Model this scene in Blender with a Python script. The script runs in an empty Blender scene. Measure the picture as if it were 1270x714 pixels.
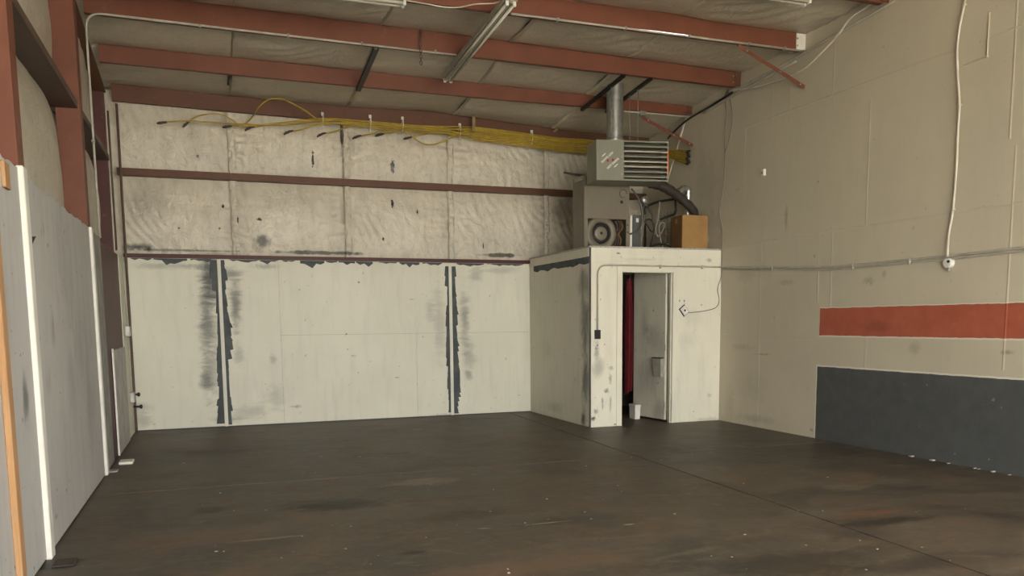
import bpy, math, random
from mathutils import Vector, Matrix, noise as mnoise

random.seed(7)
scene = bpy.context.scene
COL = scene.collection

# ------------------------------------------------------------------ camera
# pinhole recovered from the photograph's vanishing lines (image taken as 1270 x 714)
FPX, PX0, PY0 = 1013.78, 635.0, 514.12
CAM = Vector((0, 0, 1.431))
YAW, PITCH, ROLL = 0.3508, -0.1129, -0.0098


def cam_axes():
    fwd = Vector((math.sin(YAW), math.cos(YAW), 0))
    right = Vector((math.cos(YAW), -math.sin(YAW), 0))
    up = Vector((0, 0, 1))
    f2 = fwd * math.cos(PITCH) + up * math.sin(PITCH)
    u2 = up * math.cos(PITCH) - fwd * math.sin(PITCH)
    r3 = right * math.cos(ROLL) + u2 * math.sin(ROLL)
    u3 = u2 * math.cos(ROLL) - right * math.sin(ROLL)
    return f2, r3, u3


CF, CR, CU = cam_axes()
cd = bpy.data.cameras.new('camera')
cam = bpy.data.objects.new('camera', cd)
COL.objects.link(cam)
m = Matrix((CR, CU, -CF)).transposed().to_4x4()
m.translation = CAM
cam.matrix_world = m
cd.sensor_width = 36
cd.sensor_fit = 'HORIZONTAL'
cd.lens = FPX / 1270 * 36
cd.shift_y = (PY0 - 357) / 1270
cd.clip_start = 0.05
cd.clip_end = 300
scene.camera = cam

# ------------------------------------------------------------------ world, sun, exposure
world = bpy.data.worlds.new('sky')
scene.world = world
world.use_nodes = True
wn = world.node_tree
bg = wn.nodes['Background']
bg.inputs[0].default_value = (1.0, 0.98, 0.93, 1)
bg.inputs[1].default_value = 3.0
sd = bpy.data.lights.new('sun', 'SUN')
sd.energy = 20.0
sd.angle = math.radians(1)
sd.color = (1, 0.95, 0.86)
sun = bpy.data.objects.new('sun', sd)
COL.objects.link(sun)
sun.rotation_euler = Vector((-0.5, -0.45, -0.75)).to_track_quat('-Z', 'Y').to_euler()
sun.location = (10, 5, 20)
# the open roll-up door behind the camera: a sampling portal (gives no light of its own)
pd = bpy.data.lights.new('door_daylight', 'AREA')
pd.shape = 'RECTANGLE'
pd.size, pd.size_y = 6.2, 3.7
pd.cycles.is_portal = True
po = bpy.data.objects.new('door_daylight', pd)
COL.objects.link(po)
po.location = (2.7, -2.25, 1.85)
po.rotation_euler = Vector((0, 1, 0)).to_track_quat('-Z', 'Z').to_euler()
vs = scene.view_settings
vs.view_transform = 'Standard'
vs.look = 'None'
vs.gamma = 1
vs.use_curve_mapping = False
vs.exposure = 2.35

# ------------------------------------------------------------------ pixel -> point on a known surface
def ray(u, v):
    return CF + CR * ((u - PX0) / FPX) - CU * ((v - PY0) / FPX)


def atx(u, v, x):
    d = ray(u, v)
    return CAM + d * ((x - CAM.x) / d.x)


def aty(u, v, y):
    d = ray(u, v)
    return CAM + d * ((y - CAM.y) / d.y)


def atz(u, v, z=0.0):
    d = ray(u, v)
    return CAM + d * ((z - CAM.z) / d.z)


YB, XR, XL, YE, XE, ZE = 12.135, 6.808, -1.013, 9.944, 4.769, 2.40
YF = -2.2


def roofz(y):          # underside of the purlins
    return 4.30 + 0.0775 * (12.03 - y)


PUR = [12.03, 10.77, 9.60, 8.33, 7.05]
# underside and visible top of each purlin along x (they are not quite level)
PB = [[(-1.06, 4.323), (.75, 4.289), (2.53, 4.265), (4.5, 4.252), (6.8, 4.25)],
      [(-1.06, 4.441), (.7, 4.427), (4.0, 4.414), (6.8, 4.427)],
      [(-1.06, 4.576), (.64, 4.560), (3.6, 4.543), (6.8, 4.519)],
      [(-1.06, 4.605), (6.8, 4.60)],
      [(-1.06, 4.69), (6.8, 4.69)]]
PT = [[(-1.06, 4.535), (.76, 4.491), (2.07, 4.480), (2.6, 4.495), (3.1, 4.51), (3.5, 4.485), (4.5, 4.435), (5.3, 4.385), (6.8, 4.36)],
      [(-1.06, 4.632), (.7, 4.625), (4.0, 4.592), (5.2, 4.575), (6.8, 4.552)],
      [(-1.06, 4.815), (.64, 4.805), (3.6, 4.768), (6.8, 4.712)],
      [(-1.06, 4.81), (3.6, 4.81), (5.0, 4.825), (5.5, 4.80), (6.8, 4.80)],
      [(-1.06, 4.91), (6.8, 4.91)]]


def pw(tab, x):
    if x <= tab[0][0]:
        return tab[0][1]
    for (a, p), (b, q) in zip(tab, tab[1:]):
        if x <= b:
            return p + (q - p) * (x - a) / (b - a)
    return tab[-1][1]


def instop(x, y):        # height of the roof insulation along the purlins
    tops = [(12.29, pw(PT[0], x) + .01)] + [(PUR[i], pw(PT[i], x)) for i in range(5)] + [(YF, pw(PT[4], x) + .0775 * (7.05 - YF))]
    for (ya, za), (yb, zb) in zip(tops, tops[1:]):
        if y >= yb:
            return zb + (za - zb) * (y - yb) / (ya - yb)
    return tops[-1][1]


# ------------------------------------------------------------------ mesh builder
class MB:
    def __init__(s):
        s.v, s.f = [], []

    def add(s, vs, fs):
        o = len(s.v)
        s.v += [tuple(p) for p in vs]
        s.f += [tuple(i + o for i in f) for f in fs]
        return s

    def box(s, a, b):
        (x0, y0, z0), (x1, y1, z1) = a, b
        x0, x1 = min(x0, x1), max(x0, x1)
        y0, y1 = min(y0, y1), max(y0, y1)
        z0, z1 = min(z0, z1), max(z0, z1)
        return s.add([(x0, y0, z0), (x1, y0, z0), (x1, y1, z0), (x0, y1, z0),
                      (x0, y0, z1), (x1, y0, z1), (x1, y1, z1), (x0, y1, z1)],
                     [(0, 3, 2, 1), (4, 5, 6, 7), (0, 1, 5, 4), (1, 2, 6, 5), (2, 3, 7, 6), (3, 0, 4, 7)])

    def bbox(s, a, b, r):     # box with bevelled edges on all sides (chamfer r)
        (x0, y0, z0), (x1, y1, z1) = a, b
        x0, x1 = min(x0, x1), max(x0, x1)
        y0, y1 = min(y0, y1), max(y0, y1)
        z0, z1 = min(z0, z1), max(z0, z1)
        pts = []
        for sx, X in ((1, x0), (-1, x1)):
            for sy, Y in ((1, y0), (-1, y1)):
                for sz, Z in ((1, z0), (-1, z1)):
                    pts.append((X, Y + sy * r, Z + sz * r))
                    pts.append((X + sx * r, Y, Z + sz * r))
                    pts.append((X + sx * r, Y + sy * r, Z))
        def ix(a, b, c, k):
            return (a * 4 + b * 2 + c) * 3 + k
        fs = []
        fs.append((ix(0, 0, 0, 0), ix(0, 0, 1, 0), ix(0, 1, 1, 0), ix(0, 1, 0, 0)))
        fs.append((ix(1, 0, 0, 0), ix(1, 1, 0, 0), ix(1, 1, 1, 0), ix(1, 0, 1, 0)))
        fs.append((ix(0, 0, 0, 1), ix(1, 0, 0, 1), ix(1, 0, 1, 1), ix(0, 0, 1, 1)))
        fs.append((ix(0, 1, 0, 1), ix(0, 1, 1, 1), ix(1, 1, 1, 1), ix(1, 1, 0, 1)))
        fs.append((ix(0, 0, 0, 2), ix(0, 1, 0, 2), ix(1, 1, 0, 2), ix(1, 0, 0, 2)))
        fs.append((ix(0, 0, 1, 2), ix(1, 0, 1, 2), ix(1, 1, 1, 2), ix(0, 1, 1, 2)))
        for b in (0, 1):
            for c in (0, 1):
                fs.append((ix(0, b, c, 1), ix(1, b, c, 1), ix(1, b, c, 2), ix(0, b, c, 2)))
                fs.append((ix(b, 0, c, 0), ix(b, 1, c, 0), ix(b, 1, c, 2), ix(b, 0, c, 2)))
                fs.append((ix(b, c, 0, 0), ix(b, c, 1, 0), ix(b, c, 1, 1), ix(b, c, 0, 1)))
        for a_ in (0, 1):
            for b in (0, 1):
                for c in (0, 1):
                    fs.append((ix(a_, b, c, 0), ix(a_, b, c, 1), ix(a_, b, c, 2)))
        return s.add(pts, fs)

    def prism(s, poly, axis, a, b):   # poly: 2-D outline, extruded along axis from a to b
        n = len(poly)
        def P(p, t):
            if axis == 'x':
                return (t, p[0], p[1])
            if axis == 'y':
                return (p[0], t, p[1])
            return (p[0], p[1], t)
        vs_ = [P(p, a) for p in poly] + [P(p, b) for p in poly]
        fs = [tuple(range(n)), tuple(range(2 * n - 1, n - 1, -1))]
        for i in range(n):
            j = (i + 1) % n
            fs.append((i, i + n, j + n, j))
        return s.add(vs_, fs)

    def hull6(s, a, b):               # two quads joined (frustum-like)
        return s.add(list(a) + list(b), [(0, 1, 2, 3), (7, 6, 5, 4), (0, 4, 5, 1), (1, 5, 6, 2), (2, 6, 7, 3), (3, 7, 4, 0)])

    def tube(s, pts, r, seg=8, cap=True):
        pts = [Vector(p) for p in pts]
        n = len(pts)
        rr = r if isinstance(r, (list, tuple)) else [r] * n
        T = []
        for i in range(n):
            t = pts[min(i + 1, n - 1)] - pts[max(i - 1, 0)]
            T.append(t.normalized())
        ref = Vector((0, 0, 1)) if abs(T[0].z) < 0.9 else Vector((1, 0, 0))
        N = (ref - T[0] * ref.dot(T[0])).normalized()
        vs_, fs = [], []
        for i in range(n):
            N = N - T[i] * N.dot(T[i])
            N.normalize()
            B = T[i].cross(N)
            for k in range(seg):
                a = 2 * math.pi * k / seg
                vs_.append(pts[i] + (N * math.cos(a) + B * math.sin(a)) * rr[i])
        for i in range(n - 1):
            for k in range(seg):
                k2 = (k + 1) % seg
                fs.append((i * seg + k, i * seg + k2, (i + 1) * seg + k2, (i + 1) * seg + k))
        if cap:
            fs.append(tuple(range(seg - 1, -1, -1)))
            fs.append(tuple((n - 1) * seg + k for k in range(seg)))
        return s.add(vs_, fs)

    def disc_lathe(s, c, axis, prof, seg=24):  # prof: list of (radius, offset along axis)
        c = Vector(c)
        ax = Vector(axis).normalized()
        ref = Vector((0, 0, 1)) if abs(ax.z) < 0.9 else Vector((1, 0, 0))
        N = ax.cross(ref).normalized()
        B = ax.cross(N)
        vs_, fs = [], []
        for (r, o) in prof:
            for k in range(seg):
                a = 2 * math.pi * k / seg
                vs_.append(c + ax * o + (N * math.cos(a) + B * math.sin(a)) * max(r, 1e-4))
        for i in range(len(prof) - 1):
            for k in range(seg):
                k2 = (k + 1) % seg
                fs.append((i * seg + k, i * seg + k2, (i + 1) * seg + k2, (i + 1) * seg + k))
        return s.add(vs_, fs)

    def grid(s, fn, nu, nv):
        vs_ = [fn(i / nu, j / nv) for j in range(nv + 1) for i in range(nu + 1)]
        w = nu + 1
        fs = [(j * w + i, j * w + i + 1, (j + 1) * w + i + 1, (j + 1) * w + i) for j in range(nv) for i in range(nu)]
        return s.add(vs_, fs)

    def build(s, name, mat, parent=None, smooth=False):
        me = bpy.data.meshes.new(name)
        me.from_pydata(s.v, [], s.f)
        me.update()
        import bmesh
        bm = bmesh.new()
        bm.from_mesh(me)
        bmesh.ops.recalc_face_normals(bm, faces=bm.faces)
        bm.to_mesh(me)
        bm.free()
        if smooth:
            me.polygons.foreach_set('use_smooth', [True] * len(me.polygons))
        if mat:
            me.materials.append(mat)
        o = bpy.data.objects.new(name, me)
        COL.objects.link(o)
        if parent is not None:
            o.parent = parent
            if parent.type == 'EMPTY' and not parent.get('_local'):
                o.matrix_parent_inverse = Matrix.Translation(-parent.location)
        return o


def catmull(pts, k=6):
    pts = [Vector(p) for p in pts]
    out = []
    n = len(pts)
    for i in range(n - 1):
        p0, p1, p2, p3 = pts[max(i - 1, 0)], pts[i], pts[i + 1], pts[min(i + 2, n - 1)]
        for j in range(k):
            t = j / k
            out.append(0.5 * ((2 * p1) + (p2 - p0) * t + (2 * p0 - 5 * p1 + 4 * p2 - p3) * t * t + (3 * p1 - p0 - 3 * p2 + p3) * t ** 3))
    out.append(pts[-1])
    return out


def bend(pts, r=0.12, k=6):           # polyline with rounded corners (conduit)
    pts = [Vector(p) for p in pts]
    out = [pts[0]]
    for i in range(1, len(pts) - 1):
        a = (pts[i - 1] - pts[i]); b = (pts[i + 1] - pts[i])
        ra = min(r, a.length * 0.45, b.length * 0.45)
        A = pts[i] + a.normalized() * ra
        B = pts[i] + b.normalized() * ra
        for j in range(k + 1):
            t = j / k
            out.append(A * (1 - t) ** 2 + pts[i] * 2 * t * (1 - t) + B * t * t)
    out.append(pts[-1])
    return out


def tag(o, label, cat, group=None):
    o['label'] = label
    o['category'] = cat
    if group:
        o['group'] = group
    return o


def thing(name, label, cat, loc, group=None, rotz=None):
    o = bpy.data.objects.new(name, None)
    o.empty_display_size = 0.1
    COL.objects.link(o)
    o.location = loc
    if rotz is not None:
        o.rotation_euler = (0, 0, rotz)
        o['_local'] = 1
    return tag(o, label, cat, group)


def struct(o):
    o['kind'] = 'structure'
    return o


# ------------------------------------------------------------------ materials
class NT:
    def __init__(s, name):
        s.m = bpy.data.materials.new(name)
        s.m.use_nodes = True
        s.t = s.m.node_tree
        s.b = s.t.nodes['Principled BSDF']
        s.co = s.t.nodes.new('ShaderNodeTexCoord').outputs['Object']

    def _in(s, sock, v):
        if hasattr(v, 'links') or isinstance(v, bpy.types.NodeSocket):
            s.t.links.new(v, sock)
        elif v is not None:
            if hasattr(sock.default_value, '__len__') and not hasattr(v, '__len__'):
                sock.default_value = (v,) * len(sock.default_value)
            elif hasattr(v, '__len__') and len(v) == 3 and len(sock.default_value) == 4:
                sock.default_value = (*v, 1)
            else:
                sock.default_value = v

    def math(s, op, a, b=None, c=None, clamp=False):
        n = s.t.nodes.new('ShaderNodeMath')
        n.operation = op
        n.use_clamp = clamp
        for i, x in enumerate((a, b, c)):
            if x is not None:
                s._in(n.inputs[i], x)
        return n.outputs[0]

    def vmath(s, op, a, b=None):
        n = s.t.nodes.new('ShaderNodeVectorMath')
        n.operation = op
        s._in(n.inputs[0], a)
        if b is not None:
            s._in(n.inputs[1], b)
        return n.outputs['Value' if op in ('LENGTH', 'DOT_PRODUCT') else 'Vector']

    def mix(s, fac, a, b, mode='MIX'):
        n = s.t.nodes.new('ShaderNodeMix')
        n.data_type = 'RGBA'
        n.blend_type = mode
        s._in(n.inputs[0], fac)
        s._in(n.inputs[6], a)
        s._in(n.inputs[7], b)
        return n.outputs[2]

    def noise(s, scale, detail=3, rough=0.55, vec=None, dist=0.0):
        n = s.t.nodes.new('ShaderNodeTexNoise')
        n.inputs['Scale'].default_value = scale
        n.inputs['Detail'].default_value = detail
        n.inputs['Roughness'].default_value = rough
        n.inputs['Distortion'].default_value = dist
        s._in(n.inputs['Vector'], vec if vec is not None else s.co)
        return n.outputs['Fac']

    def range(s, v, a, b, c=0.0, d=1.0, smooth=False):
        n = s.t.nodes.new('ShaderNodeMapRange')
        if smooth:
            n.interpolation_type = 'SMOOTHSTEP'
        s._in(n.inputs[0], v)
        for i, x in enumerate((a, b, c, d)):
            s._in(n.inputs[1 + i], x)
        return n.outputs[0]

    def scaled(s, sc):
        return s.vmath('MULTIPLY', s.co, sc)

    def sep(s):
        n = s.t.nodes.new('ShaderNodeSeparateXYZ')
        s._in(n.inputs[0], s.co)
        return n.outputs

    def blob(s, c, r, n=None, amp=0.8, soft=0.6):   # soft-edged stain with its own ragged outline
        d = s.vmath('SUBTRACT', s.co, tuple(c))
        d = s.vmath('MULTIPLY', d, tuple(1 / x for x in r))
        L = s.vmath('LENGTH', d)
        if n is not None:
            L = s.math('ADD', L, s.math('MULTIPLY', s.math('SUBTRACT', n, 0.5), amp * 2))
        return s.range(L, 1.0 - soft, 1.0 + 0.001, 1.0, 0.0, True)

    def bump(s, h, strength=0.3, dist=0.01, prev=None):
        n = s.t.nodes.new('ShaderNodeBump')
        n.inputs['Strength'].default_value = strength
        n.inputs['Distance'].default_value = dist
        s._in(n.inputs['Height'], h)
        if prev is not None:
            s.t.links.new(prev, n.inputs['Normal'])
        return n.outputs[0]

    def out(s, col=None, rough=None, metal=None, normal=None, spec=None, **kw):
        if col is not None:
            s._in(s.b.inputs['Base Color'], col)
        if rough is not None:
            s._in(s.b.inputs['Roughness'], rough)
        if metal is not None:
            s._in(s.b.inputs['Metallic'], metal)
        if normal is not None:
            s._in(s.b.inputs['Normal'], normal)
        if spec is not None:
            s._in(s.b.inputs['Specular IOR Level'], spec)
        return s.m


def simple(name, col, rough=0.6, metal=0.0, var=0.15, scale=8, bumps=0.0, spec=None):
    n = NT(name)
    nz = n.noise(scale, 4)
    c = n.mix(n.range(nz, 0.3, 0.75), tuple(x * (1 - var) for x in col), tuple(min(1, x * (1 + var)) for x in col))
    nb = n.bump(n.noise(scale * 12, 3), bumps, 0.004) if bumps else None
    return n.out(c, rough, metal, nb, spec)


def wall_mat(name, base, smudges=(), scuff=0.5, tint=None, streak=(8, 8, 1.2), ragsc=(1.3, 1.3, 0.8)):
    """old painted sheet: uneven roller coat, small scuffs, listed smudges (centre, radii, darkness, colour)"""
    n = NT(name)
    big = n.noise(0.7, 5, 0.6)
    med = n.noise(5, 5, 0.65)
    fine = n.noise(38, 4, 0.7)
    st = n.noise(1.0, 4, 0.6, n.scaled(streak))
    c = n.mix(n.range(big, 0.35, 0.7), tuple(x * 0.93 for x in base), tuple(min(1, x * 1.04) for x in base))
    c = n.mix(n.range(st, 0.5, 0.85, 0, 0.22 * scuff), c, (0.22, 0.2, 0.16))
    sp = n.math('MULTIPLY', n.range(med, 0.56, 0.70), n.range(fine, 0.58, 0.70))
    c = n.mix(n.math('MULTIPLY', sp, 0.35 * scuff), c, (0.13, 0.12, 0.11))
    spk = n.math('MULTIPLY', n.range(n.noise(16, 2), 0.70, 0.76), 0.5 * scuff)
    c = n.mix(spk, c, (0.08, 0.075, 0.07))
    rag = n.noise(3.2, 7, 0.72, n.scaled(ragsc), 0.8)
    rag2 = n.noise(15, 6, 0.72, n.scaled((1.2, 1.2, 0.7)), 1.0)
    for cen, rad, k, col in smudges:
        sm_ = min(x for x in rad) < 0.07
        c = n.mix(n.math('MULTIPLY', n.blob(cen, rad, rag2 if sm_ else rag, 1.3 if sm_ else 1.0, 0.95), k), c, col)
    nb = n.bump(n.noise(60, 3), 0.12, 0.003)
    nb = n.bump(n.noise(2.5, 3), 0.12, 0.02, nb)
    return n.out(c, n.range(med, 0.3, 0.7, 0.5, 0.7), 0, nb, 0.3), n


# steel, metal, plastic, cloth
def red_steel(name, col, wear=0.5):
    n = NT(name)
    a = n.noise(3, 5, 0.6)
    c = n.mix(n.range(a, 0.3, 0.7), tuple(x * 0.85 for x in col), tuple(x * 1.12 for x in col))
    c = n.mix(n.math('MULTIPLY', n.range(n.noise(11, 5, 0.7), 0.62, 0.72), 0.35 * wear), c, (0.30, 0.20, 0.13))
    c = n.mix(n.math('MULTIPLY', n.range(n.noise(30, 3), 0.68, 0.74), 0.6 * wear), c, (0.05, 0.03, 0.025))
    return n.out(c, 0.52, 0, n.bump(n.noise(25, 3), 0.06, 0.003), 0.35)


M = {}
M['red'] = red_steel('red oxide primer', (0.165, 0.058, 0.033))
M['red_dark'] = red_steel('dark red paint', (0.078, 0.023, 0.019))
M['red_brown'] = red_steel('brown red primer', (0.120, 0.051, 0.028))
M['girt_dark'] = red_steel('grey brown primer', (0.090, 0.060, 0.044))
M['galv'] = simple('galvanised steel', (0.36, 0.36, 0.33), 0.42, 0.7, 0.25, 14)
M['foil'] = simple('aluminium foil duct', (0.75, 0.75, 0.73), 0.22, 1.0, 0.15, 20, 0.4)
M['emt'] = simple('conduit steel', (0.44, 0.42, 0.35), 0.62, 0.0, 0.15, 9)
M['dark_steel'] = simple('dark channel steel', (0.030, 0.030, 0.026), 0.5, 0.3)
M['black'] = simple('black rubber', (0.012, 0.012, 0.012), 0.5)
M['yellow'] = simple('yellow cord jacket', (0.43, 0.30, 0.03), 0.45, 0, 0.22, 10)
M['white_plastic'] = simple('white plastic', (0.72, 0.71, 0.66), 0.4, 0, 0.06)
M['white_cord'] = simple('white cord jacket', (0.60, 0.56, 0.46), 0.5, 0, 0.1)
M['grey_cord'] = simple('grey cord jacket', (0.22, 0.20, 0.16), 0.5, 0, 0.1)
M['dark_cord'] = simple('brown black cord', (0.045, 0.030, 0.024), 0.5, 0, 0.2)
M['grey_box'] = simple('grey enamel', (0.085, 0.09, 0.09), 0.45, 0, 0.12)
M['heater'] = simple('grey green enamel', (0.195, 0.195, 0.145), 0.42, 0, 0.08, 3)
M['furnace'] = simple('grey beige enamel', (0.175, 0.153, 0.112), 0.45, 0, 0.10, 3)
M['furnace_dark'] = simple('furnace inner grey', (0.10, 0.09, 0.075), 0.5, 0.2, 0.2, 6)
M['louver'] = simple('louvre bright steel', (0.40, 0.38, 0.31), 0.35, 0.6, 0.12, 6)
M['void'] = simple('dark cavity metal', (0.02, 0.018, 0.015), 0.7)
M['card'] = simple('corrugated cardboard', (0.36, 0.205, 0.075), 0.8, 0, 0.12, 6, 0.2)
M['card_dark'] = simple('corrugated cardboard shaded', (0.17, 0.085, 0.03), 0.8, 0, 0.2, 6, 0.2)
M['duct_dark'] = simple('dark duct wrap', (0.040, 0.034, 0.025), 0.75, 0, 0.3, 12, 0.5)
M['plastic_bag'] = simple('crumpled wrap', (0.38, 0.34, 0.26), 0.3, 0, 0.4, 14, 0.6)
M['orange'] = simple('orange label', (0.75, 0.16, 0.03), 0.5)
M['label_white'] = simple('label paper', (0.72, 0.70, 0.64), 0.6, 0, 0.05)
M['label_red'] = simple('label red print', (0.35, 0.02, 0.03), 0.6)
M['patch'] = simple('exposed slate grey board', (0.070, 0.082, 0.086), 0.7, 0, 0.35, 6, 0.3)
M['batten'] = simple('white batten paint', (0.74, 0.72, 0.62), 0.55, 0, 0.08, 4)
M['white_trim'] = simple('white trim paint', (0.70, 0.69, 0.63), 0.5, 0, 0.10, 5)
M['fixture'] = simple('old enamel fixture', (0.36, 0.34, 0.27), 0.45, 0.1, 0.18, 9)
M['lamp_tube'] = simple('unlit lamp glass', (0.58, 0.56, 0.48), 0.25, 0, 0.06, 4)
M['tan_strap'] = simple('tan fibre strap', (0.30, 0.21, 0.10), 0.8, 0, 0.2)
M['red_cloth'] = simple('red cloth', (0.15, 0.010, 0.014), 0.85, 0, 0.3, 9, 0.3)
M['pipe_brown'] = simple('painted brown pipe', (0.10, 0.055, 0.040), 0.55, 0, 0.3, 12)
M['debris'] = simple('debris', (0.42, 0.40, 0.36), 0.8, 0, 0.3, 30)


def wood_mat():
    n = NT('raw lumber')
    g = n.noise(3.0, 5, 0.65, n.scaled((14, 14, 0.7)), 0.6)
    c = n.mix(n.range(g, 0.3, 0.7), (0.34, 0.175, 0.075), (0.50, 0.30, 0.145))
    c = n.mix(n.range(n.noise(5, 3), 0.66, 0.74, 0, 0.7), c, (0.13, 0.06, 0.03))
    return n.out(c, 0.75, 0, n.bump(g, 0.15, 0.004))


M['wood'] = wood_mat()


def vinyl(name, base, rough=0.36, grime=0.5, spots=(), axis='back'):
    n = NT(name)
    big = n.noise(1.4, 5, 0.62)
    med = n.noise(6, 5, 0.65)
    sc = {'back': (5, 1, 1.4), 'roof': (1.2, 5, 1), 'left': (1, 5, 1.2)}[axis]
    st = n.noise(1.6, 5, 0.6, n.scaled(sc), 0.8)
    c = n.mix(n.range(big, 0.3, 0.7), tuple(x * 0.86 for x in base), base)
    c = n.mix(n.range(st, 0.45, 0.8, 0, 0.38 * grime), c, (0.19, 0.16, 0.11))
    c = n.mix(n.math('MULTIPLY', n.range(med, 0.55, 0.75), 0.35 * grime), c, (0.16, 0.13, 0.09))
    rag = n.noise(34, 4, 0.7, None, 1.0)
    for cen, rad, k, col, soft in spots:
        small = max(rad[0], rad[2]) < 0.135
        c = n.mix(n.math('MULTIPLY', n.blob(cen, rad, rag if small else med, 1.6 if small else 0.9, soft), k), c, col)
    wr = n.noise(7, 4, 0.6, n.scaled({'back': (1.0, 1, 1.0), 'roof': (1, 0.8, 1), 'left': (1, 1, 1)}[axis]), 2.2)
    nb = n.bump(wr, 0.45, 0.03)
    nb = n.bump(n.noise(24, 4, 0.62, None, 2.0), 0.40, 0.012, nb)
    return n.out(c, rough, 0, nb, 0.5)


BLK = (0.015, 0.013, 0.012)
SOOT = (0.045, 0.042, 0.038)


def bspot(u, v, rx, rz, k=1.0, col=BLK, soft=0.25):
    p = aty(u, v, 12.14)
    return ((p.x, p.y, p.z), (rx, 0.4, rz), k, col, soft)


M['vinyl_back'] = vinyl('faced insulation wall', (0.70, 0.65, 0.53), 0.22, 0.8, [
    bspot(388, 197, .018, .13), bspot(487, 206, .03, .10), bspot(487, 252, .022, .07), bspot(518, 262, .012, .04),
    bspot(476, 296, .018, .03), bspot(321, 272, .035, .02), bspot(245, 193, .02, .02), bspot(295, 273, .01, .05),
    bspot(276, 255, .02, .025), bspot(222, 283, .012, .012), bspot(272, 283, .012, .012), bspot(600, 304, .008, .05),
    bspot(170, 306, .28, .07, .9, SOOT, .8), bspot(325, 300, .16, .14, .8, SOOT, .8), bspot(400, 313, .75, .035, .85, SOOT, .5),
    bspot(622, 316, .40, .04, .9, SOOT, .5), bspot(424, 165, .02, .2, .8), bspot(700, 260, .5, .4, .5, (.10, .08, .05), .9),
    bspot(180, 250, .4, .4, .25, SOOT, .9), bspot(230, 310, .9, .02, .6, SOOT, .5)], 'back')
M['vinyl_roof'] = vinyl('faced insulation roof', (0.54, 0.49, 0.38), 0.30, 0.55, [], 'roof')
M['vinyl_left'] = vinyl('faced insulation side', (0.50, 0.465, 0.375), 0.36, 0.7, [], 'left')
M['deck'] = simple('roof deck', (0.25, 0.23, 0.19), 0.6)

# painted walls -------------------------------------------------
CREAM = (0.75, 0.74, 0.625)
GREY = (0.09, 0.095, 0.10)


def bs(u, v, rx, rz, k=0.6, col=GREY):
    p = aty(u, v, YB)
    return ((p.x, p.y, p.z), (rx, 1, rz), k, col)


smb = [bs(260, 345, .20, .50, .85), bs(258, 400, .17, .60, .6), bs(262, 460, .15, .5, .45), bs(292, 370, .12, .55, .5), bs(545, 400, .13, .8, .25), bs(576, 400, .12, .8, .35), bs(255, 385, .12, .5, .4), bs(256, 470, .13, .34, .65), bs(262, 350, .16, .5, .55), bs(292, 385, .08, .38, .5),
       bs(296, 440, .10, .25, .3), bs(533, 385, .10, .25, .25), bs(577, 395, .10, .32, .3),
       bs(582, 440, .14, .34, .35), bs(581, 465, .10, .1, .5), bs(590, 340, .16, .16, .3),
       bs(339, 445, .07, .09, .38, (.2, .2, .17)), bs(342, 490, .20, .30, .28, (.22, .21, .18)),
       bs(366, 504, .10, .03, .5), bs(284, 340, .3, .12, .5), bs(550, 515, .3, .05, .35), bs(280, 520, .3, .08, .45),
       bs(445, 350, .02, .02, .8), bs(430, 414, .02, .02, .8), bs(431, 433, .016, .016, .8), bs(438, 441, .05, .02, .5),
       bs(459, 448, .03, .015, .6), bs(492, 468, .06, .015, .5), bs(511, 371, .06, .01, .5), bs(180, 505, .15, .1, .25),
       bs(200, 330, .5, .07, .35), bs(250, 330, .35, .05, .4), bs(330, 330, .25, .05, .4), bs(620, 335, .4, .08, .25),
       bs(310, 510, .35, .14, .28), bs(175, 520, .2, .2, .35)]
M['wall_back'], _ = wall_mat('white painted back boards', CREAM, smb, 0.8, None, (8, 8, 1.2), (0.9, 1, 2.6))

sml = []


def ls(u, v, ry, rz, k=0.6, col=GREY):
    p = atx(u, v, XL)
    sml.append(((p.x, p.y, p.z), (1, ry, rz), k, col))


ls(32, 495, .10, .20, .8); ls(65, 405, .10, .2, .45, (.22, .19, .14)); ls(66, 400, .04, .12, .45); ls(61, 480, .14, .2, .3, (.25, .2, .14))
ls(54, 285, .05, .1, .4); ls(35, 300, .06, .05, .6); ls(90, 480, .3, .5, .25); ls(112, 500, .4, .6, .3); ls(100, 430, .5, .5, .2)
ls(80, 330, .5, .8, .18); ls(60, 640, .03, .03, .8); ls(70, 640, .06, .03, .6)
M['wall_left'], _ = wall_mat('grey white side boards', (0.47, 0.47, 0.46), sml, 1.9, None, (3, 7, 0.55))

smc = []


def cs(u, v, rx, rz, k=0.6, col=GREY, y=YE):
    p = aty(u, v, y)
    smc.append(((p.x, p.y, p.z), (rx, 1, rz), k, col))


cs(740, 435, .05, .22, .5); cs(742, 455, .12, .16, .4); cs(757, 470, .03, .10, .5); cs(752, 485, .05, .05, .7); cs(747, 500, .02, .12, .55)
cs(757, 500, .02, .14, .5); cs(739, 510, .06, .05, .6); cs(735, 519, .06, .05, .95, BLK); cs(763, 526, .03, .02, .9, BLK)
cs(758, 456, .06, .04, .45); cs(741, 428, .015, .015, 1, BLK); cs(739, 432, .012, .012, 1, BLK); cs(750, 427, .012, .012, 1, BLK)
cs(843, 373, .015, .022, .9, (.08, .07, .05)); cs(849, 373, .018, .024, .9, (.08, .07, .05)); cs(870, 378, .012, .014, .9, BLK)
cs(860, 510, .02, .01, .9); cs(880, 490, .05, .04, .3); cs(880, 520, .3, .05, .35, (.25, .22, .12)); cs(850, 420, .3, .2, .12)
cs(860, 395, .25, .2, .12); cs(880, 322, .06, .04, .5); cs(800, 322, .4, .02, .2); cs(767, 314, .03, .015, .9, BLK)
M['closet'], _ = wall_mat('white painted closet front', (0.77, 0.75, 0.63), smc, 0.85)

sms = []


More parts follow.
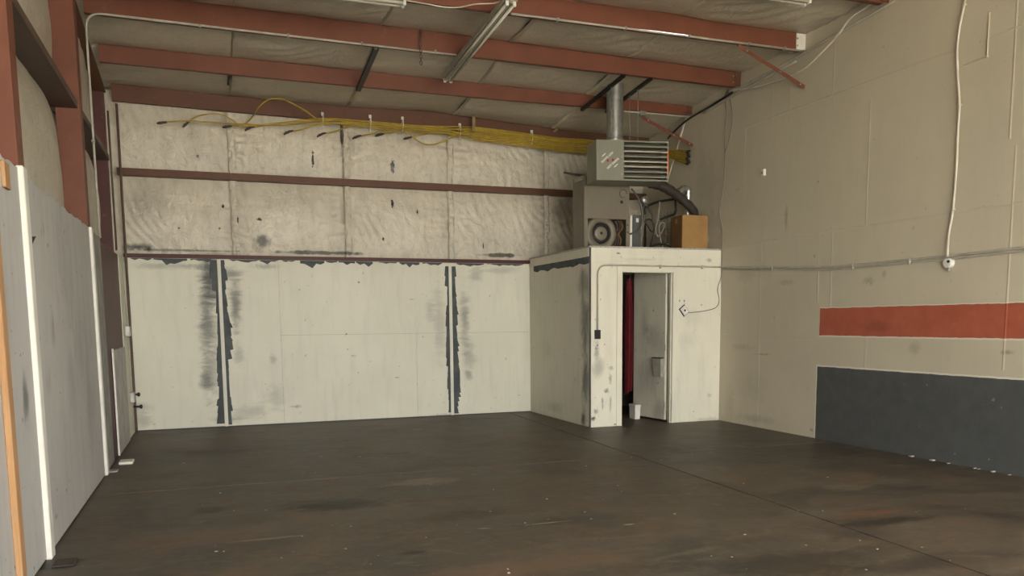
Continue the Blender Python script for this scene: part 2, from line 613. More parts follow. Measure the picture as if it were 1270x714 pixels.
def ss(u, v, ry, rz, k=0.6, col=GREY):
    p = atx(u, v, XE)
    sms.append(((p.x, p.y, p.z), (1, ry, rz), k, col))


ss(727, 400, .22, .8, .8); ss(727, 470, .16, .5, .75); ss(725, 520, .1, .2, .8, BLK); ss(724, 350, .22, .3, .7); ss(680, 430, .3, .2, .1)
ss(714, 471, .03, .05, .35); ss(664, 464, .03, .08, .3, (.5, .5, .45)); ss(690, 505, .5, .12, .2)
M['closet_side'], _ = wall_mat('white painted closet side', (0.70, 0.675, 0.56), sms, 0.9)


def right_mat():
    sm = []

    def rs(u, v, ry, rz, k, col=(.16, .14, .11)):
        p = atx(u, v, XR)
        sm.append(((p.x, p.y, p.z), (1, ry, rz), k, col))
    rs(930, 480, .5, .3, .14); rs(920, 430, .4, .06, .25); rs(945, 439, .22, .02, .5); rs(1078, 348, .12, .06, .4)
    rs(1096, 340, .05, .06, .4); rs(975, 270, .05, .2, .45); rs(975, 350, .2, .05, .3); rs(1010, 318, .02, .03, .7)
    rs(940, 520, .6, .08, .3); rs(1135, 432, .12, .10, .35); rs(1250, 437, .10, .03, .5); rs(875, 225, .5, .6, .22)
    rs(870, 280, .4, .3, .30); rs(1015, 225, .02, .02, .7); rs(1148, 259, .01, .03, .6); rs(960, 395, .03, .03, .5)
    rs(930, 340, .5, .15, .18); rs(1006, 533, .05, .03, .6); rs(915, 235, .06, .03, .3); rs(905, 500, .15, .3, .18)
    mm, n = wall_mat('tan painted side wall with stripes', (0.53, 0.485, 0.375), sm, 0.42)
    base = n.b.inputs['Base Color'].links[0].from_socket
    S = n.sep()
    wob = n.math('MULTIPLY', n.math('SUBTRACT', n.noise(9, 3), 0.5), 0.016)
    y = n.math('ADD', S[1], wob)
    z = n.math('ADD', S[2], wob)
    nb = n.noise(7, 4, 0.6)

    def band(z0, z1, y1):
        a = n.math('MULTIPLY', n.math('GREATER_THAN', z, z0), n.math('LESS_THAN', z, z1))
        return n.math('MULTIPLY', a, n.math('LESS_THAN', y, y1))
    c = n.mix(band(-1, 0.886, 7.958), base, (0.66, 0.64, 0.55))
    c = n.mix(band(1.222, 1.238, 7.93), c, (0.66, 0.63, 0.53))
    c = n.mix(band(1.557, 1.566, 7.93), c, (0.66, 0.63, 0.53))
    redc = n.mix(n.range(nb, 0.3, 0.75), (0.37, 0.095, 0.055), (0.43, 0.118, 0.070))
    greyc = n.mix(n.range(nb, 0.3, 0.75), (0.070, 0.075, 0.076), (0.088, 0.093, 0.094))
    c = n.mix(band(1.238, 1.557, 7.925), c, redc)
    c = n.mix(band(-1, 0.868, 7.94), c, greyc)
    # chips and rub marks in the stripes
    ch = n.math('MULTIPLY', n.range(n.noise(14, 3), 0.73, 0.76), n.range(S[2], 0.9, 0.0, 0.4, 1))
    c = n.mix(n.math('MULTIPLY', ch, 0.6), c, (0.5, 0.48, 0.42))
    p = atx(1085, 405, XR)
    c = n.mix(n.math('MULTIPLY', n.blob(p, (1, .25, .10), nb, 0.5, 0.8), 0.3), c, (0.12, 0.05, 0.035))
    n._in(n.b.inputs['Base Color'], c)
    return mm


M['wall_right'] = right_mat()


def floor_mat():
    n = NT('stained concrete')
    big = n.noise(0.45, 5, 0.6)
    med = n.noise(1.6, 6, 0.65)
    fine = n.noise(9, 5, 0.7)
    grit = n.noise(70, 3, 0.7)
    st = n.noise(1.0, 5, 0.62, n.scaled((0.9, 2.6, 1)), 1.0)
    c = n.mix(n.range(big, 0.35, 0.68), (0.068, 0.061, 0.049), (0.112, 0.085, 0.055))
    c = n.mix(n.range(st, 0.42, 0.72, 0, 0.8), c, (0.128, 0.109, 0.084))
    c = n.mix(n.range(med, 0.32, 0.53, 0.9, 0), c, (0.030, 0.027, 0.023))
    c = n.mix(n.range(n.noise(3.0, 7, 0.7, n.scaled((1, 2.2, 1)), 1.5), 0.55, 0.68, 0, 0.6), c, (0.165, 0.143, 0.112))
    c = n.mix(n.range(fine, 0.5, 0.75, 0, 0.45), c, (0.155, 0.130, 0.100))
    c = n.mix(n.range(n.noise(2.3, 4, 0.6, n.vmath('ADD', n.co, (31, 7, 0))), 0.56, 0.72, 0, 0.65), c, (0.155, 0.092, 0.052))
    c = n.mix(n.range(grit, 0.5, 0.75, 0, 0.2), c, (0.02, 0.018, 0.015))
    stains = [(420, 626, .45, .30, .85, (.018, .016, .013)), (385, 625, .35, .2, .6, (.02, .018, .014)), (510, 685, .10, .06, .95, BLK),
              (527, 597, .38, .22, .65, (.21, .19, .15)), (495, 562, .20, .05, .9, BLK), (1100, 646, .50, .10, .9, (.03, .024, .018)),
              (1080, 636, .4, .10, .6, (.20, .085, .035)), (1050, 604, .30, .18, .45, (.2, .17, .13)), (700, 645, .4, .14, .6, (.03, .026, .02)),
              (560, 640, .5, .2, .45, (.05, .03, .02)), (330, 668, .3, .03, .5, (.3, .24, .17)), (600, 655, .06, .03, .8, (.3, .26, .2)),
              (985, 700, .6, .3, .7, (.032, .028, .022)), (1120, 700, .7, .12, .6, (.04, .034, .026)), (780, 650, .07, .02, .9, (.4, .36, .28)),
              (680, 648, .2, .015, .9, (.34, .3, .24)), (240, 668, .6, .3, .4, (.14, .09, .055)), (640, 705, .9, .2, .5, (.17, .10, .06)),
              (75, 700, .18, .14, .85, BLK), (260, 632, .15, .15, .5, BLK), (900, 570, .8, .4, .35, (.035, .032, .028)),
              (1020, 560, .6, .5, .4, (.03, .028, .024)), (250, 560, 1.2, .6, .35, (.035, .033, .028)), (750, 548, .9, .4, .35, (.16, .15, .12))]
    fine2 = n.noise(6, 7, 0.72, n.scaled((1, 1.7, 1)), 0.8)
    for u, v, rx, ry, k, col in stains:
        p = atz(u, v)
        c = n.mix(n.math('MULTIPLY', n.blob(p, (rx, ry, 1), fine2, 1.2, 0.6), k), c, col)
    spk = n.range(n.noise(24, 2), 0.765, 0.78)
    c = n.mix(n.math('MULTIPLY', spk, 0.7), c, (0.36, 0.33, 0.27))
    r = n.range(med, 0.3, 0.7, 0.42, 0.62)
    nb = n.bump(fine, 0.10, 0.006)
    nb = n.bump(grit, 0.12, 0.002, nb)
    return n.out(c, r, 0, nb, 0.32)


M['floor'] = floor_mat()
M['joint'] = simple('joint dirt', (0.012, 0.010, 0.008), 0.9)
M['apron'] = simple('outdoor concrete', (0.42, 0.39, 0.34), 0.85, 0, 0.1, 2)

# ================================================================== STRUCTURE
# floor: slabs parted by saw-cut joints
fl = struct(MB().box((-1.45, YF, -0.14), (6.95, 12.45, -0.03)).build('floor', M['joint']))
jx = lambda y: 4.288 + (4.03 - 4.288) * (9.726 - y) / 6.0     # the long joint, as it lies in the photograph
g, gx = 0.014, 0.016
for (ya, yb_) in ((YF, 1.6), (1.6, 7.64), (7.64, 12.45)):
    for side in (0, 1):
        y0, y1 = ya + g / 2, yb_ - g / 2
        if side == 0:
            poly = [(-1.45, y0), (jx(y0) - gx / 2, y0), (jx(y1) - gx / 2, y1), (-1.45, y1)]
        else:
            poly = [(jx(y0) + gx / 2, y0), (6.95, y0), (6.95, y1), (jx(y1) + gx / 2, y1)]
        MB().prism(poly, 'z', -0.06, 0.0).build('slab', M['floor'], fl)

# outdoor apron in front of the open door behind the camera
struct(MB().box((-25, -40, -0.3), (30, YF, -0.02)).build('ground', M['apron']))

# outer skin
RT = 0.42   # roof skin above purlin underside


def skin_profile(y0, y1, up):
    return [(y0, -0.1), (y1, -0.1), (y1, roofz(y1) + up), (y0, roofz(y0) + up)]


wl = struct(MB().prism(skin_profile(YF, 12.45, RT), 'x', -1.45, -1.36).build('wall_left', M['deck']))
wr = struct(MB().prism(skin_profile(YF, 12.45, RT), 'x', XR, XR + 0.12).build('wall_right', M['wall_right']))
wb = struct(MB().box((-1.45, 12.30, -0.1), (6.93, 12.42, 4.66)).build('wall_back', M['deck']))
ce = struct(MB().prism([(YF - .1, roofz(YF - .1) + .38), (12.45, roofz(12.45) + .38), (12.45, roofz(12.45) + .48), (YF - .1, roofz(YF - .1) + .48)],
                       'x', -1.45, 6.93).build('ceiling', M['deck']))
wf = MB()
wf.box((-1.45, YF - .12, -.1), (-0.4, YF, 5.84)).box((5.8, YF - .12, -.1), (6.93, YF, 5.84)).box((-0.4, YF - .12, 3.7), (5.8, YF, 5.84))
struct(wf.build('wall_front', M['closet']))

# ------------------------------------------------------------------ roof insulation, one faced blanket per bay and strip
SEAM = [-1.36, 0.39, 1.95, 3.50, 5.06, XR]
bays = [12.29] + PUR + [5.8, 3.4, 1.0, YF]


def nz(x, y, z=0.0):
    return mnoise.noise(Vector((x, y, z)))


def roof_panel(x0, x1, y0, y1, dense, sag):
    k = random.random() * 50

    def fn(a, b):
        x = x0 + (x1 - x0) * a
        y = y0 + (y1 - y0) * b
        s = math.sin(math.pi * b) ** 0.7 if 0 < b < 1 else 0
        w = 0.75 + 0.25 * nz(x * 1.3, y * .5, k)
        z = instop(x, y) - sag * s * w
        dx = min(x - x0, x1 - x)
        z += 0.022 * math.exp(-dx / 0.05) * s
        pk = math.exp(-dx / 0.30) * (0.35 + 0.65 * abs(nz(x0 + y * .7, k)))
        z += 0.020 * pk * nz(x * 3 + y * 6, y * 11, k) * (0.3 + s)
        z += 0.010 * nz(x * 2.2 + y * 2, y * 3, k + 9) * s
        dg = max(0.0, nz(x * .9, y * .9, k + 20))
        z += 0.020 * dg * math.sin((x * 0.7 + y) * 26 + 6 * nz(x * 2, y * 2, k)) * s
        return (x, y, z)
    nx, ny = (64, 44) if dense else (12, 12)
    return MB().grid(fn, nx, ny).build('insulation_panel', M['vinyl_roof'], ce, True)


for bi in range(len(bays) - 1):
    y0, y1 = bays[bi + 1], bays[bi]
    vis = y1 > 6.5
    sg = [0.02, 0.10, 0.09, 0.11, 0.10, .06, .06, .06, .05, .05][bi]
    for si in range(5):
        roof_panel(SEAM[si] + 0.004, SEAM[si + 1] - 0.004, y0, y1, vis, sg * random.uniform(0.75, 1.2))
    if vis and bi > 0:
        for xs in SEAM[1:-1]:            # folded stapling tab hanging at each seam
            def tab(a, b, xs=xs, y0=y0, y1=y1, sg=sg):
                y = y0 + .06 + (y1 - y0 - .12) * b
                s = math.sin(math.pi * (0.05 + 0.9 * b)) ** .7
                zt = instop(xs, y) - sg * .75 * s + .02
                return (xs + (a - .5) * .02 + .012 * nz(y * 3, xs) * a, y, zt - a * (.035 + .02 * nz(y * 5, xs + 3)))
            MB().grid(tab, 2, 20).build('seam_tab', M['vinyl_roof'], ce, True)

# ------------------------------------------------------------------ back wall: faced insulation above, boards below
ZR = [(2.335, 3.45), (3.45, 4.50)]


def back_panel(x0, x1, z0, z1):
    k = random.random() * 90

    def fn(a, b):
        x = x0 + (x1 - x0) * a
        z = z0 + (z1 - z0) * b
        sz = max(0.0, math.sin(math.pi * min(max(b, 0), 1))) ** 0.6
        dx = min(x - x0, x1 - x)
        sx = 1 - 0.55 * math.exp(-dx / 0.12)
        y = 12.235 - 0.105 * sz * sx * (0.85 + 0.25 * nz(x * 1.1, z * 1.2, k))
        e = math.exp(-dx / 0.22)
        y += 0.020 * e * nz(x * 4, z * 14, k) * (0.3 + sz)
        y += 0.013 * nz(x * 4.0, z * 5, k + 5) * sz + 0.006 * nz(x * 13 + z * 5, z * 10, k + 7) * sz
        eb = math.exp(-min(z - z0, z1 - z) / 0.16)
        y += 0.016 * eb * nz(x * 12 + z * 4, z * 2.5, k + 2)
        rg = max(0.0, nz(x * 1.4, z * 1.4, k + 31))
        y += 0.020 * rg * math.sin((x * 1.0 + z * 0.6) * 42 + 7 * nz(x * 2, z * 2, k)) * sz
        return (x, y, z)
    return MB().grid(fn, 100, 72).build('insulation_panel', M['vinyl_back'], wb, True)


for (z0, z1) in ZR:
    for si in range(5):
        back_panel(SEAM[si] + .006, SEAM[si + 1] - .006, z0, z1)
    for xs in SEAM[1:-1]:
        k = random.random() * 30

        def seam(a, b, xs=xs, z0=z0, z1=z1, k=k):
            z = z0 + .03 + (z1 - z0 - .06) * b
            sz = math.sin(math.pi * (.03 + .94 * b)) ** .6
            x = xs - .045 + .09 * a + .010 * nz(z * 5, k)
            y = 12.19 - .058 * sz - .012 * math.sin(math.pi * a) + .016 * nz(a * 4, z * 15, k) - .008 * abs(math.sin(z * 55 + 4 * nz(z * 6, k)))
            return (x, y, z)
        MB().grid(seam, 8, 70).build('seam_tab', M['vinyl_back'], wb, True)

zs = aty(430, 414.5, YB).z
xv, xw = aty(347, 380, YB).x, aty(517, 450, YB).x
b1, b2 = 0.148, 3.455
gap = 0.0022
boards = [(-1.10, b1, 0.012, 2.335), (b1, xv, 0.012, 2.335), (xv, b2, zs, 2.335), (xv, xw, 0.012, zs), (xw, b2, 0.012, zs), (b2, 5.0, zs, 2.335), (b2, 5.0, 0.012, zs)]
for (x0, x1, z0, z1) in boards:
    MB().bbox((x0 + gap / 2, YB, z0 + gap / 2), (x1 - gap / 2, YB + 0.014, z1 - gap / 2), 0.0008).build('wall_board', M['wall_back'], wb)
MB().box((-1.30, YB + .016, 0), (5.0, 12.30, 2.34)).build('framing', M['patch'], wb)


def batten(xb, ya, yb_, name='batten'):
    MB().bbox((xb - .024, YB - .020, .01), (xb + .024, YB - .004, 2.325), .004).build(name, M['batten'], wb)


batten(b1 + .005, 0, 0)
batten(b2 + .003, 0, 0)


def ragged(xa, za, zb, side, prof, seed, name='dark_patch'):
    """torn edge of paint beside a batten: saw-toothed outline, widths from prof [(z, width)]"""
    rnd = random.Random(seed)
    z = za
    edge = []
    def W(z):
        for (p, q) in zip(prof, prof[1:]):
            if p[0] >= z >= q[0]:
                t = (p[0] - z) / (p[0] - q[0] + 1e-9)
                return p[1] * (1 - t) + q[1] * t
        return prof[-1][1]
    while z > zb:
        w = W(z) * rnd.uniform(.75, 1.2)
        edge.append((z, w))
        dz = rnd.uniform(.05, .19)
        edge.append((z - dz * .9, w * rnd.uniform(1.0, 1.35)))
        z -= dz
    pts = [(xa, za)] + [(xa + side * max(w, .003), max(zz, zb)) for zz, w in edge] + [(xa, zb)]
    s = MB()
    n = len(pts)
    # strip quads from the straight side to the ragged side
    for i in range(1, n - 2):
        (x0, z0), (x1, z1) = pts[i], pts[i + 1]
        z1 = min(z1, z0 - .002)
        y0, y1 = YB - .0032, YB + .0005
        s.add([(xa, y0, z0), (x0, y0, z0), (x1, y0, z1), (xa, y0, z1), (xa, y1, z0), (x0, y1, z0), (x1, y1, z1), (xa, y1, z1)],
              [(0, 1, 2, 3), (1, 5, 6, 2), (0, 4, 5, 1), (3, 2, 6, 7)])
    s.build(name, M['patch'], wb)


ragged(b1 - .02, 2.32, 0.05, -1, [(2.33, .10), (2.05, .10), (1.9, .035), (1.5, .03), (1.0, .06), (.7, .05), (.4, .08), (0, .09)], 3)
ragged(b1 + .03, 2.32, 0.03, 1, [(2.33, .055), (2.0, .06), (1.75, .035), (1.5, .085), (1.15, .09), (1.0, .03), (.5, .05), (0, .05)], 4)
ragged(b2 - .02, 2.28, 0.05, -1, [(2.33, .05), (2.1, .04), (1.9, .02), (1.5, .06), (1.1, .05), (.8, .04), (.4, .04), (0, .04)], 5)
ragged(b2 + .027, 2.28, 0.03, 1, [(2.33, .06), (1.9, .055), (1.6, .075), (1.0, .08), (.6, .10), (.45, .12), (.3, .08), (0, .06)], 6)


def fringe(u0, u1, dep, seed):
    """ragged unpainted fringe hanging below the lower girt"""
    rnd = random.Random(seed)
    xa, xb = aty(u0, 320, YB).x, aty(u1, 320, YB).x
    n = max(4, int((xb - xa) / .05))
    top = 2.330
    s = MB()
    d = [dep * rnd.uniform(.15, 1.0) * math.sin(math.pi * (i + .3) / (n + .6)) ** .5 for i in range(n + 1)]
    y0, y1 = YB - .0032, YB + .0005
    for i in range(n):
        x0, x1 = xa + (xb - xa) * i / n, xa + (xb - xa) * (i + 1) / n
        s.add([(x0, y0, top), (x1, y0, top), (x1, y0, top - d[i + 1]), (x0, y0, top - d[i]), (x0, y1, top - d[i]), (x1, y1, top - d[i + 1])],
              [(0, 1, 2, 3), (3, 2, 5, 4)])
    s.build('dark_patch', M['patch'], wb)


for i, (u0, u1, dp) in enumerate([(162, 188, .04), (190, 232, .10), (236, 262, .07), (284, 322, .05), (322, 345, .07), (350, 366, .05), (372, 402, .12), (404, 418, .05),
                                   (420, 440, .07), (441, 462, .11), (470, 492, .04), (495, 520, .09), (524, 548, .05), (566, 600, .05), (604, 650, .04)]):
    fringe(u0, u1, dp, 40 + i)

# ------------------------------------------------------------------ side wall at the left: boards, covers, insulation
def lboard(y0, y1, z1, mat, x=XL, th=.016, name='wall_board', seed=0):
    rnd = random.Random(seed)
    n = max(3, int((y1 - y0) / .07))
    prof = [(y0, .015), (y1, .015)]
    prof += [(y1 - (y1 - y0) * i / n, z1 + rnd.uniform(-.012, .012)) for i in range(n + 1)]
    return MB().prism(prof, 'x', x - th, x).build(name, mat, wl)


lboard(YF, 2.3, 2.34, M['wall_left'], seed=1)
lboard(2.304, 4.78, 2.35, M['wall_left'], seed=2)
lboard(4.784, 5.66, 2.355, M['wall_left'], seed=3)
lboard(5.664, 7.2, 2.335, M['wall_left'], seed=4)
lboard(7.202, 8.66, 2.335, M['wall_left'], seed=5)
lboard(8.70, 9.42, 2.33, simple('weathered grey board', (.27, .265, .25), .7, 0, .4, 4), seed=6)
MB().bbox((XL - .01, 5.60, .0), (XL + .030, 5.71, 2.37), .006).build('cover_strip', M['white_trim'], wl)
MB().bbox((XL - .01, 8.60, .005), (XL + .026, 8.70, 2.345), .006).build('cover_strip', M['white_trim'], wl)
# top plate along the boards (light, dusty ledge)
for (ya, yb_) in ((YF, 5.73), (5.92, 8.705), (8.895, 9.40)):
    MB().box((XL - .19, ya, 2.275), (XL - .02, yb_, 2.318)).build('top_plate', M['debris'], wl)
# lower cover board and the white reveal near the back corner
lboard(9.84, 11.15, 1.17, simple('grey white cover board', (.43, .43, .40), .6, 0, .25, 5), x=XL + .012, seed=8)
MB().box((XL + .0, 9.815, .015), (XL + .018, 9.842, 1.185)).build('board_edge', M['white_trim'], wl)
MB().box((-1.070, 11.24, .01), (XL - .006, 12.13, 2.30)).build('wall_board', M['wall_back'], wl)


def left_ins(y0, y1, z0, z1, bul):
    k = random.random() * 80

    def fn(a, b):
        y = y0 + (y1 - y0) * a
        z = z0 + (z1 - z0) * b
        s = max(0, math.sin(math.pi * a)) ** .3 * max(0, math.sin(math.pi * (.12 + .88 * b))) ** .4
        x = -1.30 + bul * s * (.9 + .25 * nz(y * 1.2, z * .8, k))
        x += .018 * nz(y * 5, z * 1.3, k + 4) * s + .008 * nz(y * 11, z * 4, k) * s
        e = math.exp(-min(y - y0, y1 - y) / .22)
        x += .03 * e * nz(y * 9, z * 1.5, k + 8) * s
        return (x, y, z)
    MB().grid(fn, 60, 50).build('insulation_panel', M['vinyl_left'], wl, True)


for (ya, yb_) in ((YF, 2.7), (2.75, 5.70), (5.93, 8.70), (8.93, 11.24), (11.4, 12.25)):
    left_ins(ya, yb_, 2.25, 3.44, .19)
    left_ins(ya, yb_, 3.44, roofz(ya) + .19 if yb_ > 9 else roofz(yb_) + .19, .19)

# red steel sheet between the boards and the back corner
MB().bbox((-1.040, 9.425, .005), (-1.022, 11.2, 2.30), .003).build('red_panel', M['red_dark'], wl)

# ------------------------------------------------------------------ framing steel (each member a thing)
def cchan(name, x0, x1, y0, y1, z0, z1, mat, label):
    """C-section post, web towards the open side of the room"""
    t = .006
    prof = [(x0, y0), (x1, y0), (x1, y1), (x1 - .02, y1), (x1 - .02, y1 - t), (x1 - t, y1 - t), (x1 - t, y0 + t), (x0 + t, y0 + t), (x0 + t, y1 - t), (x0 + .02, y1 - t), (x0 + .02, y1), (x0, y1)]
    o = MB().prism(prof, 'z', z0, z1).build(name, mat)
    return tag(o, label, 'column')


cchan('steel_column', -1.235, -1.032, 5.735, 5.915, 0, roofz(5.92) - .025, M['red'], 'red steel column at far left edge, nearest the viewer')
cchan('steel_column', -1.235, -1.032, 8.71, 8.89, 0, roofz(8.90) - .032, M['red'], 'wide red steel column behind the second white cover strip')
cchan('steel_column', -1.28, -1.075, 11.26, 11.38, 0, roofz(11.3) - .125, M['red_dark'], 'dark red steel column next to the back left corner')

# tapered rafter along the left wall
rf = MB()
for (ya, yb_) in ((YF + .02, 8.7), (8.7, 11.33)):
    def rz(y):
        return roofz(y) - (.02 if y < 8.8 else .02 + .10 * (y - 8.7) / 2.63)
    za, zb = rz(ya), rz(yb_)
    rf.hull6([(-1.29, ya, za), (-1.05, ya, za), (-1.05, ya, za + .012), (-1.29, ya, za + .012)],
             [(-1.29, yb_, zb), (-1.05, yb_, zb), (-1.05, yb_, zb + .012), (-1.29, yb_, zb + .012)])
    rf.hull6([(-1.176, ya, za + .012), (-1.168, ya, za + .012), (-1.168, ya, roofz(ya) + .19), (-1.176, ya, roofz(ya) + .19)],
             [(-1.176, yb_, zb + .012), (-1.168, yb_, zb + .012), (-1.168, yb_, roofz(yb_) + .19), (-1.176, yb_, roofz(yb_) + .19)])
tag(rf.build('steel_rafter', M['red_brown']), 'dark brown steel rafter sloping along the top of the left wall', 'rafter')

PL = ['brown red roof purlin lying along the top of the back wall', 'red roof purlin second from the back wall, passing behind the heater flue',
      'red roof purlin third from the back wall, carrying the long conduit', 'red roof purlin fourth from the back wall, above the lamp fixture',
      'red roof purlin nearest the viewer, only its right end shows at the top']
for i, yp in enumerate(PUR):
    t = .004
    xa = -1.045 if i else -1.05
    xb = XR - (.07 if i else .02)
    xs_ = sorted([xa, xb] + [p[0] for p in PB[i] if xa < p[0] < xb] + [1.7, 5.6])
    def prof(x):
        z = pw(PB[i], x)
        return [(yp, z), (yp + .065, z), (yp + .065, z + .018), (yp + .062, z + .018), (yp + .062, z + t), (yp + t, z + t), (yp + t, z + .27), (yp - .05, z + .27), (yp - .05, z + .266), (yp, z + .266)]
    th = thing('roof_purlin', PL[i], 'beam', (2.9, yp, pw(PB[i], 2.9)))
    mb = MB()
    n = 10
    vv = [(x, y, z) for x in xs_ for (y, z) in prof(x)]
    ff = [tuple(range(n)), tuple(range(len(vv) - 1, len(vv) - n - 1, -1))]
    for a in range(len(xs_) - 1):
        for k in range(n):
            k2 = (k + 1) % n
            ff.append((a * n + k, (a + 1) * n + k, (a + 1) * n + k2, a * n + k2))
    mb.add(vv, ff).build('web', M['red_brown' if i == 0 else 'red'], th)
    z = pw(PB[i], xb)
    MB().box((xb - (.02 if i != 3 else .06), yp - .012, z + .01), (XR - .002, yp - .001, z + .19)).build('end_clip', M['red_brown' if i != 3 else 'white_trim'], th)
    for bz in (.05, .13):
        MB().disc_lathe((xb - .05, yp - .012, z + bz), (0, -1, 0), [(.0, .010), (.011, .010), (.011, -.012)], 6).build('bolt', M['galv'], th)


def girt_back(zb, zt, x0, x1, mat, label):
    t = .005
    prof = [(12.08, zt), (12.08, zb), (12.25, zb), (12.25, zb + t), (12.08 + t, zb + t), (12.08 + t, zt)]
    o = MB().prism(prof, 'x', x0, x1).build('wall_girt', mat)
    tag(o, label, 'beam')


girt_back(3.400, 3.490, -1.05, XR - .01, M['red_brown'], 'upper red brown girt across the back wall insulation')
girt_back(2.335, 2.385, -1.03, XE - .024, M['red_dark'], 'lower dark red girt above the white boards on the back wall')


def girt_left(y0, y1, label):
    z0, t = 3.425, .006
    prof = [(-1.275, z0), (-1.05, z0), (-1.05, z0 + .065), (-1.056, z0 + .065), (-1.056, z0 + t), (-1.275, z0 + t)]
    o = MB().prism(prof, 'y', y0, y1).build('wall_girt', M['girt_dark'])
    tag(o, label, 'beam')


girt_left(5.93, 8.705, 'dark brown girt slanting across the upper left corner, between first and second column')
girt_left(8.90, 11.255, 'short dark brown girt between the second and third column on the left')

# flange braces from purlin to right wall
def brace(p, q, label, w=.045):
    p, q = Vector(p), Vector(q)
    d = (q - p).normalized()
    n = d.cross(Vector((0, 1, 0))).normalized()
    a = [p - n * w / 2 + Vector((0, -.004, 0)), p + n * w / 2 + Vector((0, -.004, 0)), p + n * w / 2, p - n * w / 2]
    b = [x + (q - p) for x in a]
    s = MB().hull6(a, b)
    a2 = [p + n * w / 2 + Vector((0, -.004, 0)), p + n * w / 2 + Vector((0, w, 0)), p + n * (w / 2 - .004) + Vector((0, w, 0)), p + n * (w / 2 - .004)]
    s.hull6(a2, [x + (q - p) for x in a2])
    th = thing('flange_brace', label, 'brace', tuple(q))
    s.build('angle', M['red'], th)
    for t in (.12, .62, .93):
        c = p + (q - p) * t
        MB().disc_lathe(c + Vector((0, -.004, 0)), (0, -1, 0), [(0, .01), (.011, .01), (.011, 0)], 6).build('bolt', M['galv'], th)


brace(aty(916, 57, 8.31), (XR - .004, 8.31, aty(978, 106, 8.31).z), 'red angle brace from the fourth purlin down to the right wall')
brace(aty(796, 145, 10.73), (XR - .004, 10.73, aty(848, 180, 10.73).z), 'dark red angle brace behind the heater, reaching the right wall')

# short dark struts bridging purlins
def strut(p, q, w, mat, label, th=.04):
    p, q = Vector(p), Vector(q)
    s = MB()
    for dx in (-w / 2, w / 2 - .004):
        a = [p + Vector((dx, 0, 0)), p + Vector((dx + .004, 0, 0)), p + Vector((dx + .004, 0, th)), p + Vector((dx, 0, th))]
        s.hull6(a, [x + (q - p) for x in a])
    a = [p + Vector((-w / 2, 0, 0)), p + Vector((w / 2, 0, 0)), p + Vector((w / 2, 0, .004)), p + Vector((-w / 2, 0, .004))]
    s.hull6(a, [x + (q - p) for x in a])
    tag(s.build('steel_strut', mat), label, 'strut')


def zz(x, y, d=.045):
    a = (y - 9.6) / (10.77 - 9.6)
    return pw(PB[2], x) * (1 - a) + pw(PB[1], x) * a - d


xq = aty(467, 60, 9.58).x
strut((xq, 9.605, zz(xq, 9.605)), (xq, 10.83, zz(xq, 10.83)), .06, M['dark_steel'], 'dark steel strut bridging second and third purlin, left of the lamp fixture')
xs1, xs2 = aty(773, 97, 9.6).x, aty(806.5, 98, 9.6).x
strut((xs1, 9.58, zz(xs1, 9.58)), (xs1, 10.84, zz(xs1, 10.84)), .042, M['dark_steel'], 'dark channel strut at the left of the heater flue')
strut((xs2, 9.58, zz(xs2, 9.58)), (xs2, 10.84, zz(xs2, 10.84)), .042, M['dark_steel'], 'dark channel strut at the right of the heater flue')

# ================================================================== utility closet
cl = struct(MB().box((XE, YE + .09, 0), (XE + .10, 12.13, ZE - .03)).build('wall_closet_left', M['closet_side']))
MB().bbox((XE - .012, YE + .012, .008), (XE, 12.13, 2.272), .002).build('wall_board', M['closet_side'], cl)
MB().bbox((XE - .020, YE + .03, 2.285), (XE, 12.13, 2.40), .003).build('top_rail', M['closet_side'], cl)
# strip of unpainted grey board under the top rail, ragged lower edge
rnd = random.Random(12)
s = MB()
n = 26
for i in range(n):
    ya, yb_ = YE + .02 + 1.98 * i / n, YE + .02 + 1.98 * (i + 1) / n
    da = .09 + .012 * math.sin(i * 1.1) + .025 * nz(i * 1.37, 3.3)
    db = .09 + .012 * math.sin((i + 1) * 1.1) + .025 * nz((i + 1) * 1.37, 3.3)
    s.hull6([(XE - .0165, ya, 2.284 - da), (XE - .0115, ya, 2.284 - da), (XE - .0115, ya, 2.284), (XE - .0165, ya, 2.284)],
            [(XE - .0165, yb_, 2.284 - db), (XE - .0115, yb_, 2.284 - db), (XE - .0115, yb_, 2.284), (XE - .0165, yb_, 2.284)])
s.build('dark_patch', M['patch'], cl)

x0d, x1d, ztop = 5.241, 6.022, 2.083
cf = struct(MB().box((XE + .012, YE + .012, 0), (x0d - .02, YE + .09, ZE - .03)).box((x1d + .02, YE + .012, 0), (XR, YE + .09, ZE - .03)).box((x0d - .02, YE + .012, ztop + .02), (x1d + .02, YE + .09, ZE - .03)).build('wall_closet_front', M['closet']))
MB().bbox((XE + .008, YE, .008), (x0d - .085, YE + .012, 2.215), .002).build('wall_board', M['closet'], cf)
MB().bbox((x1d + .085, YE, .008), (XR - .002, YE + .012, 2.215), .002).build('wall_board', M['closet'], cf)
MB().bbox((XE + .008, YE, 2.218), (XR - .002, YE + .012, 2.40), .002).build('wall_board', M['closet'], cf)
MB().bbox((XE - .014, YE - .004, .006), (XE + .006, YE + .016, 2.40), .002).build('corner_edge', M['patch'], cf)
p0, p1 = aty(770, 318, YE), aty(838, 322, YE)
MB().bbox((p0.x, YE - .006, p0.z - .022), (p1.x, YE + .002, p0.z + .012), .002).build('nailing_strip', M['closet'], cf)
struct(MB().box((XE - .02, YE - .004, ZE), (XR - .001, 12.10, ZE + .022)).build('ceiling_closet', M['debris']))
